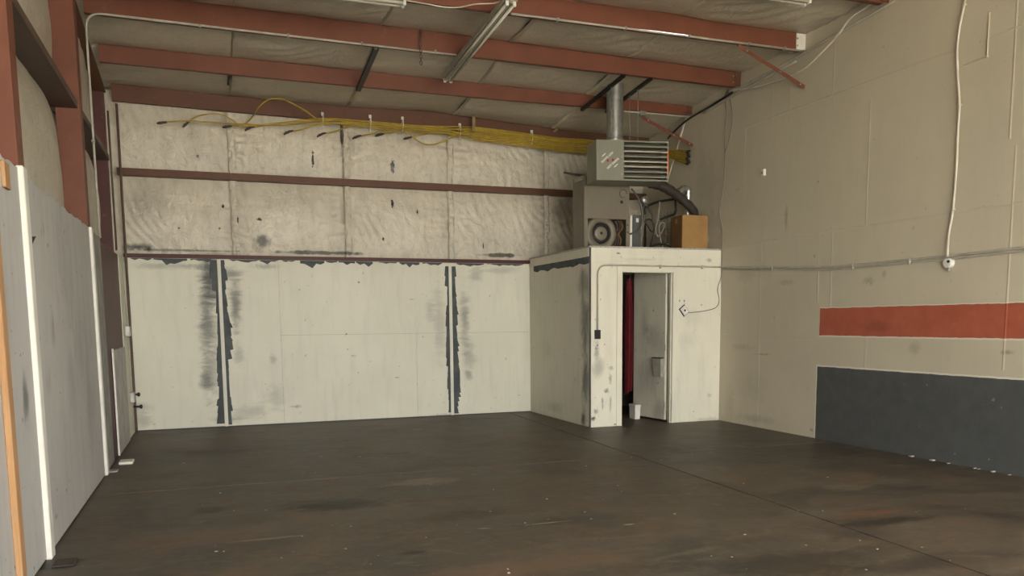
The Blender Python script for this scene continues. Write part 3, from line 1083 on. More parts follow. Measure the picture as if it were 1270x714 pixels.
# door frame
tr = struct(MB().bbox((x0d - .085, YE - .010, .004), (x0d - .006, YE + .012, 2.165), .003).build('trim_1', M['closet']))
MB().bbox((x1d + .006, YE - .010, .004), (x1d + .085, YE + .012, 2.165), .003).build('casing', M['closet'], tr)
MB().bbox((x0d - .006, YE - .010, ztop + .006), (x1d + .006, YE + .012, 2.165), .003).build('casing', M['closet'], tr)
MB().box((x0d - .02, YE - .004, .0), (x0d, YE + .115, ztop)).build('jamb', M['closet'], tr)
MB().box((x1d, YE - .004, .0), (x1d + .02, YE + .115, ztop)).build('jamb', M['closet'], tr)
MB().box((x0d, YE - .004, ztop), (x1d, YE + .115, ztop + .02)).build('jamb', M['closet'], tr)
MB().box((x1d - .012, YE + .03, 0), (x1d, YE + .065, ztop)).build('door_stop', M['closet'], tr)

# door leaf swung inward on the right-hand jamb
H = Vector((x1d - .012, YE + .142, 0))
Fr = atz(790.5, 517, 0.0)
dv = (Fr - H)
dv.z = 0
Lf = 0.765
ang = math.atan2(dv.y, dv.x)
smd = []
leaf_m, _ = wall_mat('grimy white door', (0.66, 0.64, 0.53), [((.25, 0, 1.15), (.35, 1, .35), .35, GREY), ((.4, 0, .6), (.4, 1, .3), .22, GREY),
                                                             ((.1, 0, .15), (.3, 1, .2), .3, GREY), ((.5, 0, 1.3), (.12, 1, .5), .3, GREY)], 1.3)
dr = struct(MB().bbox((0.0, -.018, .03), (Lf, .018, 2.15), .002).build('door_1', leaf_m))
dr.location = H
dr.rotation_euler = (0, 0, ang)
MB().box((Lf, -.016, .10), (Lf + .003, .016, 2.05)).build('edge_strip', M['grey_box'], dr)
for hz in (.25, 1.05, 1.85):
    MB().tube([(-.004, .022, hz - .045), (-.004, .022, hz + .045)], .007, 8).build('hinge', M['galv'], dr, True)
# wall pocket hanging on the leaf
th = thing('wall_pocket', 'small pale bin hanging on the half open closet door', 'bin', tuple(H + Vector((math.cos(ang), math.sin(ang), 0)) * .13), None, ang)
th.location.z = .64
pk = MB()
for yy in (.019, .023):
    pass
pk.hull6([(-.09, .020, 0), (.07, .020, 0), (.07, .06, 0), (-.09, .06, 0)], [(-.11, .020, .26), (.10, .020, .26), (.10, .075, .26), (-.11, .075, .26)])
pk.build('bin_body', simple('pale grey plastic', (.36, .36, .30), .5), th)
MB().bbox((-.115, .019, .258), (.105, .080, .272), .002).build('rim', M['void'], th)

# inside the closet: red garment on a rod, white bucket, dark crate
rod = MB().tube([(XE + .115, 11.0, 2.13), (XR, 11.0, 2.13)], .014, 10)
tag(rod.build('hanging_rod', M['galv'], None, True), 'steel rod at the top inside the dark closet', 'rod')


def garment():
    th = thing('red_garment', 'long dark red cloth hanging inside the closet doorway', 'cloth', (5.9, 11.0, .42))
    cx = aty(781.5, 400, 11.0).x

    def fn(a, b):
        z = 2.06 - b * 1.66
        th_ = a * 2 * math.pi
        hw = .030 + .050 * min(1, b * 2.0) ** .7 + .008 * math.sin(b * 5)
        dp = .035 + .05 * min(1, b * 3)
        x = cx - .02 + .02 * math.sin(b * 2.6) + hw * math.cos(th_)
        y = 11.0 + dp * math.sin(th_) + .030 * math.sin(th_ * 9 + b * 2) * min(1, b * 3)
        if b > .93:
            z += .10 * (math.cos(th_) * .8) * (b - .93) / .07 * .9
        return (x, y, z)
    MB().grid(fn, 72, 40).build('cloth', M['red_cloth'], th, True)
    MB().tube(catmull([(cx + .004, 11.018, 2.125), (cx + .003, 11.012, 2.142), (cx, 11.0, 2.148), (cx, 10.986, 2.138), (cx, 10.99, 2.10), (cx, 11.0, 2.075), (cx - .07, 11.0, 2.0), (cx + .07, 11.0, 2.0), (cx, 11.0, 2.075)]), .003, 6).build('hanger', M['galv'], th, True)


garment()
th = thing('plastic_bucket', 'white square bucket on the floor behind the closet door', 'bucket', (5.72, 10.80, 0))
bx_ = aty(786, 520.5, 10.62).x
th.location = (bx_, 10.62, 0)
th['_local'] = 1
MB().hull6([(-.03, -.09, 0), (.05, -.09, 0), (.05, .07, 0), (-.03, .07, 0)], [(-.034, -.10, .20), (.055, -.10, .20), (.055, .08, .20), (-.034, .08, .20)]).build('body', M['white_plastic'], th)
MB().bbox((-.038, -.108, .185), (.059, .088, .215), .004).build('lid', M['white_plastic'], th)
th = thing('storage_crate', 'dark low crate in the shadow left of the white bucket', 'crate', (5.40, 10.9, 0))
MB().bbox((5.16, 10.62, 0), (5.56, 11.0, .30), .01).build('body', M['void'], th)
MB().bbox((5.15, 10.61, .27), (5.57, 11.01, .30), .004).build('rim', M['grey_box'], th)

for pix in (((758, 482), (754, 492), (749, 505), (742, 517)), ((759, 484), (758, 495), (757, 510)), ((757, 470), (759, 478), (757, 486), (751, 492), (746, 500)),
            ((752, 452), (758, 450), (764, 455), (759, 460), (753, 454)), ((757, 460), (756, 468), (758, 476)), ((741, 505), (745, 498), (750, 494))):
    MB().tube(catmull([aty(u, v, YE + .0015) for u, v in pix], 5), .0055, 6).build('crease', M['closet'], cf, True)

# ------------------------------------------------------------------ on the closet front: outlet, conduit, thermostat
th = thing('surface_outlet', 'black surface outlet box on the closet front below the conduit', 'outlet', tuple(aty(740, 415, YE)))
c = aty(740.2, 414.5, YE)
MB().bbox((c.x - .037, YE - .045, c.z - .060), (c.x + .037, YE, c.z + .060), .004).build('box', M['black'], th)
for dz in (-.025, .025):
    MB().bbox((c.x - .016, YE - .049, c.z + dz - .014), (c.x + .016, YE - .044, c.z + dz + .014), .002).build('receptacle', M['void'], th)
th = thing('conduit', 'steel conduit bending over the closet front and on along the right wall', 'conduit', (c.x, YE - .02, c.z))
zc = 2.172
pts = [(c.x, YE - .022, c.z + .055), (c.x, YE - .022, zc), (XR - .05, YE - .022, zc), (XR - .022, YE - .05, zc)]
pts = bend(pts[:3], .14, 8)[:-1] + [Vector((XR - .10, YE - .022, zc)), Vector((XR - .05, YE - .035, zc)), Vector((XR - .03, YE - .10, zc - .006))]
for (u, v) in ((960, 331.5), (1030, 331), (1060, 328.5), (1180, 317), (1270, 307)):
    pts.append(atx(u, v, XR - .018))
e = pts[-1]
pts.append(Vector((XR - .018, 2.0, e.z)))
MB().tube(pts, .012, 10).build('pipe', M['emt'], th, True)
pt2 = [p + Vector((0, 0, -.030)) for p in pts[-7:]]
MB().tube(pt2, .0085, 8).build('pipe', M['emt'], th, True)
for (u, v) in ((818, 329.5), (870, 330.5)):
    q = aty(u, v, YE)
    MB().bbox((q.x - .012, YE - .038, zc - .032), (q.x + .012, YE, zc + .018), .003).build('strap', M['emt'], th)
for yy in (8.8, 7.4, 6.6, 5.2):
    zb = [p.z for p in pts if p.y <= yy][0]
    MB().bbox((XR - .033, yy - .012, zb - .045), (XR, yy + .012, zb + .018), .003).build('strap', M['emt'], th)

c = aty(848, 385, YE)
th = thing('thermostat', 'white square thermostat hanging tilted on the closet front', 'thermostat', (c.x, YE, c.z))
a = math.radians(38)
def trect(w, h):
    return [(c.x + x * math.cos(a) - z * math.sin(a), c.z + x * math.sin(a) + z * math.cos(a)) for x, z in ((-w, -h), (w, -h), (w, h), (-w, h))]


MB().prism(trect(.042, .055), 'y', YE - .028, YE - .002).build('plate', M['white_plastic'], th)
MB().prism(trect(.053, .066), 'y', YE - .012, YE).build('gasket', M['black'], th)
MB().bbox((c.x - .012, YE - .033, c.z - .012), (c.x + .014, YE - .027, c.z + .016), .002).build('lever', M['black'], th)
cp = [(c.x + .05, YE - .012, c.z - .03)] + [aty(u, v, YE - .010) for u, v in ((862, 387), (876, 385), (888, 381), (892, 372), (890, 358))]
cp += [Vector((XR - .016, YE - .016, aty(892, v, YE).z)) for v in (342, 325, 308)] + [Vector((XR - .016, YE - .012, 2.44))]
cp += [atx(u, v, XR - .012) for u, v in ((896, 296), (895, 280), (892, 262), (896, 240), (899, 215), (899, 190), (899, 160), (901, 140), (899, 120), (903, 112))]
tag(MB().tube(catmull(cp, 5), .006, 6).build('control_cable', M['grey_cord'], None, True), 'thin grey cable wandering down the right wall to the thermostat', 'cable')

# ------------------------------------------------------------------ right wall fittings
# tape ridges of the drywall joints
def ridge(p, q, w=.035):
    p, q = Vector(p), Vector(q)
    if abs(p.z - q.z) > abs(p.y - q.y):
        MB().add([(XR, p.y - w, p.z), (XR - .003, p.y - w * .2, p.z), (XR - .003, p.y + w * .2, p.z), (XR, p.y + w, p.z),
                  (XR, q.y - w, q.z), (XR - .003, q.y - w * .2, q.z), (XR - .003, q.y + w * .2, q.z), (XR, q.y + w, q.z)],
                 [(0, 1, 5, 4), (1, 2, 6, 5), (2, 3, 7, 6), (0, 3, 2, 1), (4, 5, 6, 7)]).build('joint_tape', M['wall_right'], wr)
    else:
        MB().add([(XR, p.y, p.z - w), (XR - .003, p.y, p.z - w * .2), (XR - .003, p.y, p.z + w * .2), (XR, p.y, p.z + w),
                  (XR, q.y, q.z - w), (XR - .003, q.y, q.z - w * .2), (XR - .003, q.y, q.z + w * .2), (XR, q.y, q.z + w)],
                 [(0, 1, 5, 4), (1, 2, 6, 5), (2, 3, 7, 6), (0, 3, 2, 1), (4, 5, 6, 7)]).build('joint_tape', M['wall_right'], wr)


def rv(u, v0, v1, w=.014):
    a = atx(u, v0, XR)
    b = atx(u, v1, XR)
    ridge((0, a.y, a.z), (0, a.y, b.z), w)


rv(1036, 40, 135); rv(981, 75, 155); rv(959, 80, 162); rv(1080, 122, 278); rv(1260, 180, 460); rv(1262, 0, 170); rv(1033, 280, 380); rv(1017, 276, 376)
rv(925, 150, 245, .012); rv(945, 290, 540, .012); rv(1074, 415, 456, .014)
for (z, y0, y1) in ((3.97, 9.6, 6.2), (3.97, 5.9, 3), (2.44, 9.8, 7.3), (2.44, 7.2, 3.0), (1.22, 9.9, 8.0)):
    ridge((0, y0, z), (0, y1, z), .014)
# loose flap of a sheet edge, top right
a, b_ = atx(1196, 81, XR), atx(1226, 71, XR)
MB().hull6([(XR - .012, a.y, a.z), (XR, a.y, a.z), (XR, a.y, a.z + .02), (XR - .004, a.y, a.z + .02)],
           [(XR - .014, b_.y, b_.z), (XR, b_.y, b_.z), (XR, b_.y, b_.z + .02), (XR - .004, b_.y, b_.z + .02)]).build('sheet_lip', M['wall_right'], wr)
p = atx(1228, 15, XR)
q = atx(1227, 70, XR)
MB().hull6([(XR - .011, p.y, p.z), (XR, p.y, p.z), (XR, p.y + .02, p.z), (XR - .003, p.y + .02, p.z)],
           [(XR - .013, p.y, q.z), (XR, p.y, q.z), (XR, p.y + .02, q.z), (XR - .003, p.y + .02, q.z)]).build('sheet_lip', M['wall_right'], wr)

# hanging white cable with a round box
cpts = [atx(u, v, XR - .018) for u, v in ((1199, -12), (1196, 6), (1190, 35), (1187, 65), (1188, 95), (1190, 130), (1188, 165), (1186, 210), (1182, 260), (1178, 290), (1178, 318))]
cpts[-1].x -= .03
cpts[-2].x -= .012
th = thing('hanging_cable', 'white cable hanging down the right wall to a round box', 'cable', tuple(cpts[-1]))
MB().tube(catmull(cpts, 5), .011, 8).build('cord', M['white_cord'], th, True)
for i in (1, 5, 8):
    MB().bbox(tuple(cpts[i] - Vector((.012, .016, .008))), tuple(cpts[i] + Vector((.018, .016, .008))), .003).build('staple', M['white_cord'], th)
c = atx(1179, 326, XR)
th = thing('round_outlet_box', 'round white outlet box at the end of the hanging cable', 'outlet', (XR, c.y, c.z))
MB().disc_lathe((XR, c.y, c.z), (-1, 0, 0), [(.047, 0), (.047, .045), (.042, .052), (0, .053)], 20).build('box', M['white_plastic'], th, False)
MB().disc_lathe((XR - .05, c.y - .02, c.z + .012), (-1, -.5, 0), [(.014, 0), (.014, .010), (0, .011)], 12).build('socket', M['black'], th)
MB().disc_lathe((XR - .02, c.y + .0, c.z - .052), (0, 0, -1), [(.014, 0), (.014, .022), (.008, .026), (0, .026)], 10).build('gland', M['galv'], th)
c = atx(948.5, 214, XR)
th = thing('wall_sensor', 'tiny white sensor high on the right wall', 'sensor', (XR, c.y, c.z))
MB().bbox((XR - .04, c.y - .028, c.z - .042), (XR, c.y + .028, c.z + .042), .004).build('body', M['white_plastic'], th)
MB().bbox((XR - .043, c.y - .012, c.z - .02), (XR - .039, c.y + .012, c.z + .01), .001).build('lens', M['grey_cord'], th)

# conduits under the roof edge on the right wall
def rcond(pix, r, mat, name, label, cat, off=.03, k=5):
    pts = [atx(u, v, XR - off) for u, v in pix]
    return tag(MB().tube(catmull(pts, k), r, 8).build(name, mat, None, True), label, cat)


def wcond(pts, r, mat, name, label, cat):
    return tag(MB().tube(catmull(pts, 5), r, 8).build(name, mat, None, True), label, cat)


wcond([(XR - .04, 5.8, 4.75), (XR - .04, 7.05, 4.662), (XR - .04, 8.33, 4.565), (XR - .04, 9.6, 4.485), (XR - .04, 10.5, 4.415)], .016, M['emt'], 'conduit', 'upper steel conduit along the roof edge of the right wall', 'conduit')
wcond([(XR - .04, 8.42, 4.515), (XR - .04, 9.6, 4.44), (XR - .04, 10.4, 4.375)], .016, M['emt'], 'conduit', 'lower short conduit beneath the third purlin end on the right wall', 'conduit')
wcond([(XR - .085, 9.65, 4.46), (XR - .085, 10.2, 4.40), (XR - .085, 10.66, 4.365), (XR - .085, 11.0, 4.30), (XR - .085, 11.3, 4.20)], .014, M['dark_steel'], 'gas_pipe', 'black pipe running down under the roof edge by the heater', 'pipe')
rcond([(1092, -6), (1075, 9), (1055, 22), (1040, 42), (1020, 64), (1000, 83), (980, 94), (960, 101), (940, 107), (915, 111), (904, 113)], .013, M['white_cord'], 'loose_cable', 'pale loose cable drooping below the roof edge conduits', 'cable', .085)
rcond([(852, 141), (845, 165), (838, 190), (830, 215), (825, 232)], .015, M['white_cord'], 'conduit', 'thin white pipe slanting down behind the heater louvres', 'conduit', .03)
rcond([(902, 112), (908, 140), (906, 165), (899, 190)], .005, M['grey_cord'], 'thin_cable', 'thin cable dangling beside the control cable under the third purlin', 'cable', .012)
c = atx(984, 62, XR)
th = thing('junction_box', 'small metal junction box where the conduits meet on the right wall', 'junction box', (XR, c.y, c.z))
MB().bbox((XR - .055, c.y - .06, c.z - .03), (XR - .0, c.y + .05, c.z + .03), .004).build('box', M['emt'], th)
MB().bbox((XR - .062, c.y - .052, c.z - .026), (XR - .054, c.y + .042, c.z + .026), .002).build('cover', M['galv'], th)

# ------------------------------------------------------------------ conduits on the purlins and down the left wall
yc = 9.575
cz = pw(PB[2], 1) - .006
xa = -1.030
th = thing('conduit', 'long thin conduit rising on the left wall and crossing below the third purlin', 'conduit', (xa, yc, 2.36))
xe_ = aty(566, 73, yc).x
MB().tube(bend([(xa + .0, yc + .02, 2.34), (xa, yc, 3.2), (xa, yc, pw(PB[2], xa) - .004), (xe_, yc, pw(PB[2], xe_) - .010)], .16, 8), .0115, 8).build('pipe', M['emt'], th, True)
for xx in (0.05, .95, 1.75, 2.6):
    MB().bbox((xx - .012, yc - .016, cz - .016), (xx + .012, yc + .028, cz + .018), .003).build('strap', M['galv'], th)
MB().bbox((xa - .02, yc - .014, 3.30), (xa + .016, yc + .016, 3.325), .003).build('strap', M['galv'], th)
yd = 8.305
cz2 = pw(PB[3], 5) - .008
xd0 = aty(634, 19, yd).x
th = thing('conduit', 'straight conduit below the fourth purlin, right of the lamp fixture', 'conduit', (xd0, yd, cz2))
MB().tube([(xd0, yd, cz2), (XR - .06, yd, cz2)], .0115, 8).build('pipe', M['emt'], th, True)
for xx in (3.6, 4.4, 5.2, 6.0, 6.5):
    MB().bbox((xx - .012, yd - .016, cz2 - .016), (xx + .012, yd + .028, cz2 + .018), .003).build('strap', M['galv'], th)

pa_, pb_ = aty(774, 138, 10.70), aty(846, 144, 10.70)
th = thing('conduit', 'short horizontal conduit with a fitting below the second purlin, right of the flue', 'conduit', tuple(pa_))
MB().tube([pa_, Vector((XR - .03, 10.70, pb_.z))], .013, 8).build('pipe', M['emt'], th, True)
pf = aty(797, 141, 10.69)
MB().bbox(tuple(pf - Vector((.05, .03, .03))), tuple(pf + Vector((.05, .03, .035))), .006).build('fitting', M['galv'], th)
xg = aty(286, 105, 11.3).x
MB().box((xg - .035, 10.86, pw(PT[1], xg) - .115), (xg + .02, 11.98, pw(PT[1], xg) - .02)).build('seam_gap', M['void'], ce)

# chain hanging from the third purlin
ch = thing('hanging_chain', 'short rusty chain hanging in front of the third purlin', 'chain', tuple(aty(522, 80, 9.53)))
top = aty(522, 37, 9.53)
bot = aty(522, 80, 9.53)
nl = 11
for i in range(nl):
    cc = top + (bot - top) * ((i + .5) / nl)
    L = (top - bot).length / nl * .66
    ring = []
    for k in range(13):
        a = 2 * math.pi * k / 12
        d1 = math.cos(a) * .014
        ring.append(cc + (Vector((d1, 0, 0)) if i % 2 == 0 else Vector((0, d1, 0))) + Vector((0, 0, math.sin(a) * L)))
    MB().tube(ring, .0045, 6, False).build('link', M['pipe_brown'], ch, True)
MB().tube(catmull([top + Vector((0, .07, .03)), top + Vector((0, .03, .03)), top]), .004, 6).build('hook', M['galv'], ch, True)

# ------------------------------------------------------------------ strip lamp fixtures
def lamp(p, q, label):
    """two-tube strip fixture from p to q (centres of the ends)"""
    p, q = Vector(p), Vector(q)
    L = (q - p).length
    th = thing('lamp_fixture', label, 'ceiling lamp', tuple(p), 'unlit strip lamp fixtures')
    th['_local'] = 1
    th.rotation_euler = (q - p).to_track_quat('X', 'Z').to_euler()
    prof = [(-.055, .0), (-.065, .012), (-.065, .055), (.065, .055), (.065, .012), (.055, .0), (.014, -.0), (.010, -.022), (-.010, -.022), (-.014, 0)]
    MB().prism(prof, 'x', 0, L).build('channel', M['fixture'], th)
    for s_ in (-1, 1):
        tb = MB().tube([(.03, s_ * .038, -.022), (L - .03, s_ * .038, -.022)], .0155, 12).build('tube', M['lamp_tube'], th, True)
        for xx in (.02, L - .02):
            MB().bbox((xx - .012, s_ * .038 - .017, -.045), (xx + .012, s_ * .038 + .017, .002), .003).build('socket', M['white_plastic'], th)
    for xx in (.0, L):
        MB().bbox((xx - .004, -.066, -.002), (xx + .004, .066, .058), .001).build('end_plate', M['fixture'], th)
    for xx in (.35, L - .35):
        MB().tube([(xx, 0, .05), (xx, 0, .16)], .004, 6).build('hanger', M['galv'], th)


zf = pw(PB[2], 2.8) - .075
pa = atz(552, 97, zf)
za = zf - .012
pb = Vector((pa.x - .01, pa.y - 2.44, zf + .065))
lamp((pa.x + .03, pa.y, za), pb, 'long strip lamp fixture slanting across the purlins at top centre')
p2 = atz(503, 3, 4.50)
lamp((p2.x - 2.44, p2.y, p2.z), (p2.x, p2.y, p2.z), 'strip lamp fixture cut by the top edge, left of centre')
p3 = atz(1003, 1, roofz(7.2) - .06)
lamp((p3.x - 2.44, p3.y, p3.z), (p3.x, p3.y, p3.z), 'strip lamp fixture cut by the top edge, near the right wall')
cpts = [p2 + Vector((.01, 0, .02))] + [atz(u, v, roofz(7.6) - .06) for u, v in ((530, 5), (553, 9), (570, 9), (590, 5), (612, 4))] + [pb + Vector((-.05, .1, .03))]
tag(MB().tube(catmull(cpts, 5), .006, 6).build('electrical_cord', M['white_cord'], None, True), 'pale cord joining two lamp fixtures at the top edge', 'cord')

# ------------------------------------------------------------------ yellow extension cords along the back wall
YC = 11.93


def cord(pix, label, i, tail=True, end=True, r=.0098):
    rnd = random.Random(100 + i)
    pts = []
    for j, (u, v) in enumerate(pix):
        dy = (i % 4) * .024 - .055
        pts.append(aty(u, v, YC + dy - (.30 if (i == 2 and v < 145) else 0)))
    if tail:
        jz = (i // 4 - 1) * .034
        jx_ = (i % 4 - 1.5) * .021
        pts += [Vector((5.95 + jx_, 11.95 + jx_, 4.12 + jz * .6)), Vector((6.45, 11.82 + jx_, 4.06 + jz)), Vector((6.66 + jx_, 11.35, 3.98 + jz)),
                atx(838, 190 - jz * 110 + (i % 4) * 1.6, 6.70 + jx_), atx(852 + (i % 3), 192 - jz * 150 + (i % 4) * 2.0, 6.72 + jx_)]
    th = thing('extension_cord', label, 'cord', tuple(pts[0]), 'yellow cords bundled along the back wall')
    MB().tube(catmull(pts, 5), r, 8).build('cord', M['yellow'], th, True)
    if end:
        a, b_ = pts[0], pts[1]
        d = (a - b_).normalized()
        dn = Vector((0, 0, -rnd.uniform(0, .012)))
        MB().tube([a - d * .07, a - d * .02, a + dn, a + d * .02 + dn, a + d * .04 + dn * 2, a + d * .055 + dn * 3], [.012, .016, .016, .019, .013, .012], 8).build('plug', M['dark_cord'], th, True)
    if tail:
        a, b_ = pts[-1], pts[-2]
        d = (a - b_).normalized()
        MB().tube([a - d * .02, a + d * .03], [.016, .018], 8).build('connector', M['dark_cord'], th, True)


R = [(590, 163), (640, 169), (690, 176), (738, 180)]


def off(p, d):
    return [(u, v + d * .9 - .5) for u, v in p]


cord([(200, 152), (225, 150), (255, 151), (300, 154), (350, 155), (400, 152), (460, 156), (520, 161)] + off(R, -3), 'yellow cord reaching farthest left, with the leftmost dark plug', 0)
cord([(231, 153), (243, 145), (260, 141), (275, 142), (290, 150), (300, 156), (345, 153), (400, 149), (460, 153), (520, 158)] + off(R, 0), 'yellow cord arching low beside the leftmost plug', 1)
cord([(281, 157), (300, 155), (312, 146), (320, 134), (332, 124), (346, 122), (360, 127), (380, 138), (400, 150), (450, 157), (520, 164)] + off(R, 3), 'yellow cord with the tall hump over the purlin', 2)
cord([(309, 158), (330, 155), (360, 151), (400, 147), (450, 150), (520, 156)] + off(R, -5), 'yellow cord running straight on top of the bundle', 3)
cord([(357, 163), (372, 161), (395, 155), (430, 152), (480, 155), (540, 160)] + off(R, 5), 'yellow cord ending in a plug with a white face', 4)
cord([(398, 166), (415, 163), (432, 157), (455, 153), (490, 156), (540, 163)] + off(R, 7), 'yellow cord ending in a plug just right of the white faced one', 5)
cord([(442, 169), (460, 166), (480, 161), (500, 158), (540, 162)] + off(R, 8), 'yellow cord ending left of the hanging loop', 6)
cord([(470, 167), (485, 164), (500, 160), (540, 158)] + off(R, 1), 'yellow cord with a short plug above the hanging loop', 7)
cord([(505, 171), (525, 167), (545, 161), (575, 160)] + off(R, -2), 'yellow cord whose plug sits inside the hanging loop', 8)
cord([(500, 159), (512, 170), (525, 178), (538, 179), (552, 174), (565, 167), (580, 163)] + off(R, 10), 'yellow cord that sags into the loop at mid wall', 9, True, False)
cord([(420, 150), (470, 155), (530, 161)] + off(R, 12), 'yellow cord lying lowest in the right half of the bundle', 10, True, False)
# plug with the white face
p = aty(352, 164, YC)
MB().disc_lathe(p, (-.6, -1, 0), [(.022, 0), (.022, .03), (0, .032)], 12).build('plug_face', M['white_plastic'], [o for o in bpy.data.objects if o.get('label') == 'yellow cord ending in a plug with a white face'][0])
for i, (u, v) in enumerate(((400, 149), (459, 152), (499, 154), (570, 162), (659, 170))):
    cpt = aty(u, v + 3, YC)
    names = ['first white cable tie from the left on the cord bundle', 'second white cable tie from the left on the cord bundle', 'third white cable tie from the left, at the head of the loop',
             'fourth white cable tie from the left, right of the loop', 'rightmost white cable tie, nearest the heater']
    th = thing('cable_tie', names[i], 'cable tie', tuple(cpt), 'cable ties on the cord bundle')
    ring = [cpt + Vector((.01 * math.sin(k * .52), math.cos(k * .5236) * .06, math.sin(k * .5236) * .095)) for k in range(13)]
    MB().tube(ring, .006, 6, False).build('loop', M['white_plastic'], th, True)
    MB().bbox(tuple(cpt + Vector((-.018, -.03, .09))), tuple(cpt + Vector((.018, .0, .135))), .004).build('head', M['white_plastic'], th)
a, b_ = aty(588, 127, 11.86), aty(587, 163, 11.85)
MB_ = MB().hull6([a + Vector((-.02, 0, 0)), a + Vector((.02, 0, 0)), a + Vector((.02, .006, 0)), a + Vector((-.02, .006, 0))],
                 [b_ + Vector((-.022, -.02, 0)), b_ + Vector((.022, -.02, 0)), b_ + Vector((.022, -.014, 0)), b_ + Vector((-.022, -.014, 0))])
tag(MB_.build('hanging_strap', M['tan_strap']), 'tan strap holding up the yellow cords below the roof', 'strap')
a = aty(686, 164, 11.9)
MB_ = MB().tube(catmull([a, a + Vector((.10, .02, .09)), a + Vector((.17, .06, .22)), a + Vector((.23, .1, .30))]), .02, 6)
tag(MB_.build('torn_strip', M['tan_strap'], None, True), 'torn tan strip sticking out at the cord bundle near the flue', 'strap')

# ------------------------------------------------------------------ unit heater
hy = 9.78
kk = hy / 10.3
hl = CAM + (aty(739.6, 223, 10.3) - CAM) * kk
hr = CAM + (aty(822.4, 225.6, 10.3) - CAM) * kk
ht = CAM + (aty(739.6, 172.6, 10.3) - CAM) * kk
W = (hr.x - hl.x) * 1.0
Hh = ht.z - hl.z
D = .42
th = thing('unit_heater', 'grey green gas unit heater with louvres hanging over the closet', 'heater', (hl.x, hy, hl.z), None, math.radians(-9))
sp = .36 * W
bd = MB()
bd.box((0, .012, 0), (W, D, .012)).box((0, .012, Hh - .012), (W, D, Hh)).box((0, .012, .012), (.012, D, Hh - .012)).box((W - .012, .012, .012), (W, D, Hh - .012)).box((.012, D - .012, .012), (W - .012, D, Hh - .012))
bd.build('casing', M['heater'], th)
cdoor = MB().bbox((0, 0, 0), (sp, .014, Hh), .003).build('control_door', M['heater'], th)
fr = MB()
fr.box((sp, 0, 0), (W, .014, .022)).box((sp, 0, Hh - .022), (W, .014, Hh)).box((sp, 0, .022), (sp + .018, .014, Hh - .022)).box((W - .020, 0, .022), (W, .014, Hh - .022))
lfr = fr.build('louvre_frame', M['heater'], th)
MB().box((sp, .20, .02), (W - .02, .205, Hh - .02)).build('heat_exchanger', M['void'], th)
nlv = 7
for i in range(nlv):
    z = .03 + (Hh - .06) * (i + .5) / nlv
    MB().hull6([(sp + .018, -.012, z - .004), (sp + .018, -.008, z - .010), (sp + .018, .060, z + .030), (sp + .018, .056, z + .036)],
               [(W - .02, -.012, z - .004), (W - .02, -.008, z - .010), (W - .02, .060, z + .030), (W - .02, .056, z + .036)]).build('louvre', M['louver' if i in (1, 2, 3, 4, 5) else 'heater'], lfr)
    MB().box((sp + .018, -.013, z - .022), (W - .02, -.010, z - .003)).build('louvre_lip', M['louver' if i in (2, 3, 5) else 'heater'], lfr)
for z in (.08, .30, .50):
    MB().disc_lathe((sp - .012, 0, z), (0, -1, 0), [(.008, 0), (.008, .006), (0, .007)], 8).build('screw', M['galv'], cdoor)
MB().box((W - .018, -.002, .10), (W - .003, .0005, .40)).build('warning_tape', M['orange'], th)


def rotlabel(cx, cz, w, h, a, mat, name, y=-.0016):
    ca, sa = math.cos(a), math.sin(a)
    q = [(cx + x * ca - z * sa, cz + x * sa + z * ca) for x, z in ((-w / 2, -h / 2), (w / 2, -h / 2), (w / 2, h / 2), (-w / 2, h / 2))]
    return MB().prism(q, 'y', y, .0005).build(name, mat, cdoor)


la = math.radians(41)
rotlabel(W * .102, Hh * .624, .062, .010, la, M['label_white'], 'logo_bar')
rotlabel(W * .268, Hh * .366, .062, .010, la, M['label_white'], 'logo_bar')
rotlabel(W * .155, Hh * .485, .030, .030, la + .78, M['label_red'], 'logo_diamond')
rotlabel(W * .225, Hh * .505, .030, .030, la + .78, M['label_red'], 'logo_diamond')


def lettering(body, cx, cz, size, a, mat):
    cu = bpy.data.curves.new('lettering', 'FONT')
    cu.body = body
    cu.size = size
    cu.align_x = 'CENTER'
    cu.align_y = 'CENTER'
    cu.extrude = .0004
    cu.offset = .0012
    o = bpy.data.objects.new('lettering', cu)
    COL.objects.link(o)
    dg = bpy.context.evaluated_depsgraph_get()
    me = bpy.data.meshes.new_from_object(o.evaluated_get(dg))
    bpy.data.objects.remove(o)
    t = bpy.data.objects.new('lettering', me)
    me.materials.clear()
    me.materials.append(mat)
    COL.objects.link(t)
    t.parent = cdoor
    t.location = (cx, -.0024, cz)
    t.rotation_mode = 'XYZ'
    t.rotation_euler = (Matrix.Rotation(a, 3, Vector((0, -1, 0))) @ Matrix.Rotation(math.pi / 2, 3, 'X')).to_euler()


lettering('HOT DAWG', W * .227, Hh * .417, .036, la, M['label_white'])
lettering('HOT DAWG', W * .146, Hh * .568, .036, la + math.pi, M['label_white'])

# hanger rods of the heater
rods = [(765, 105, 9.92, xs1, 'thin rod from the left strut down to the heater'), (798, 106, 9.92, xs2, 'front thin rod from the right strut down to the heater'),
        (787, 118, 10.14, xs2, 'rear thin rod from the right strut down to the heater')]
for u, v, y, x, lb in rods:
    th2 = thing('hanger_rod', lb, 'rod', (x, y, hl.z + Hh))
    MB().tube([(x, y, hl.z + Hh), (x, y, zz(x, y, .02))], .005, 6).build('rod', M['galv'], th2, True)
    MB().disc_lathe((x, y, zz(x, y, .06)), (0, 0, 1), [(.0, 0), (.012, 0), (.012, .01), (0, .01)], 6).build('nut', M['galv'], th2)

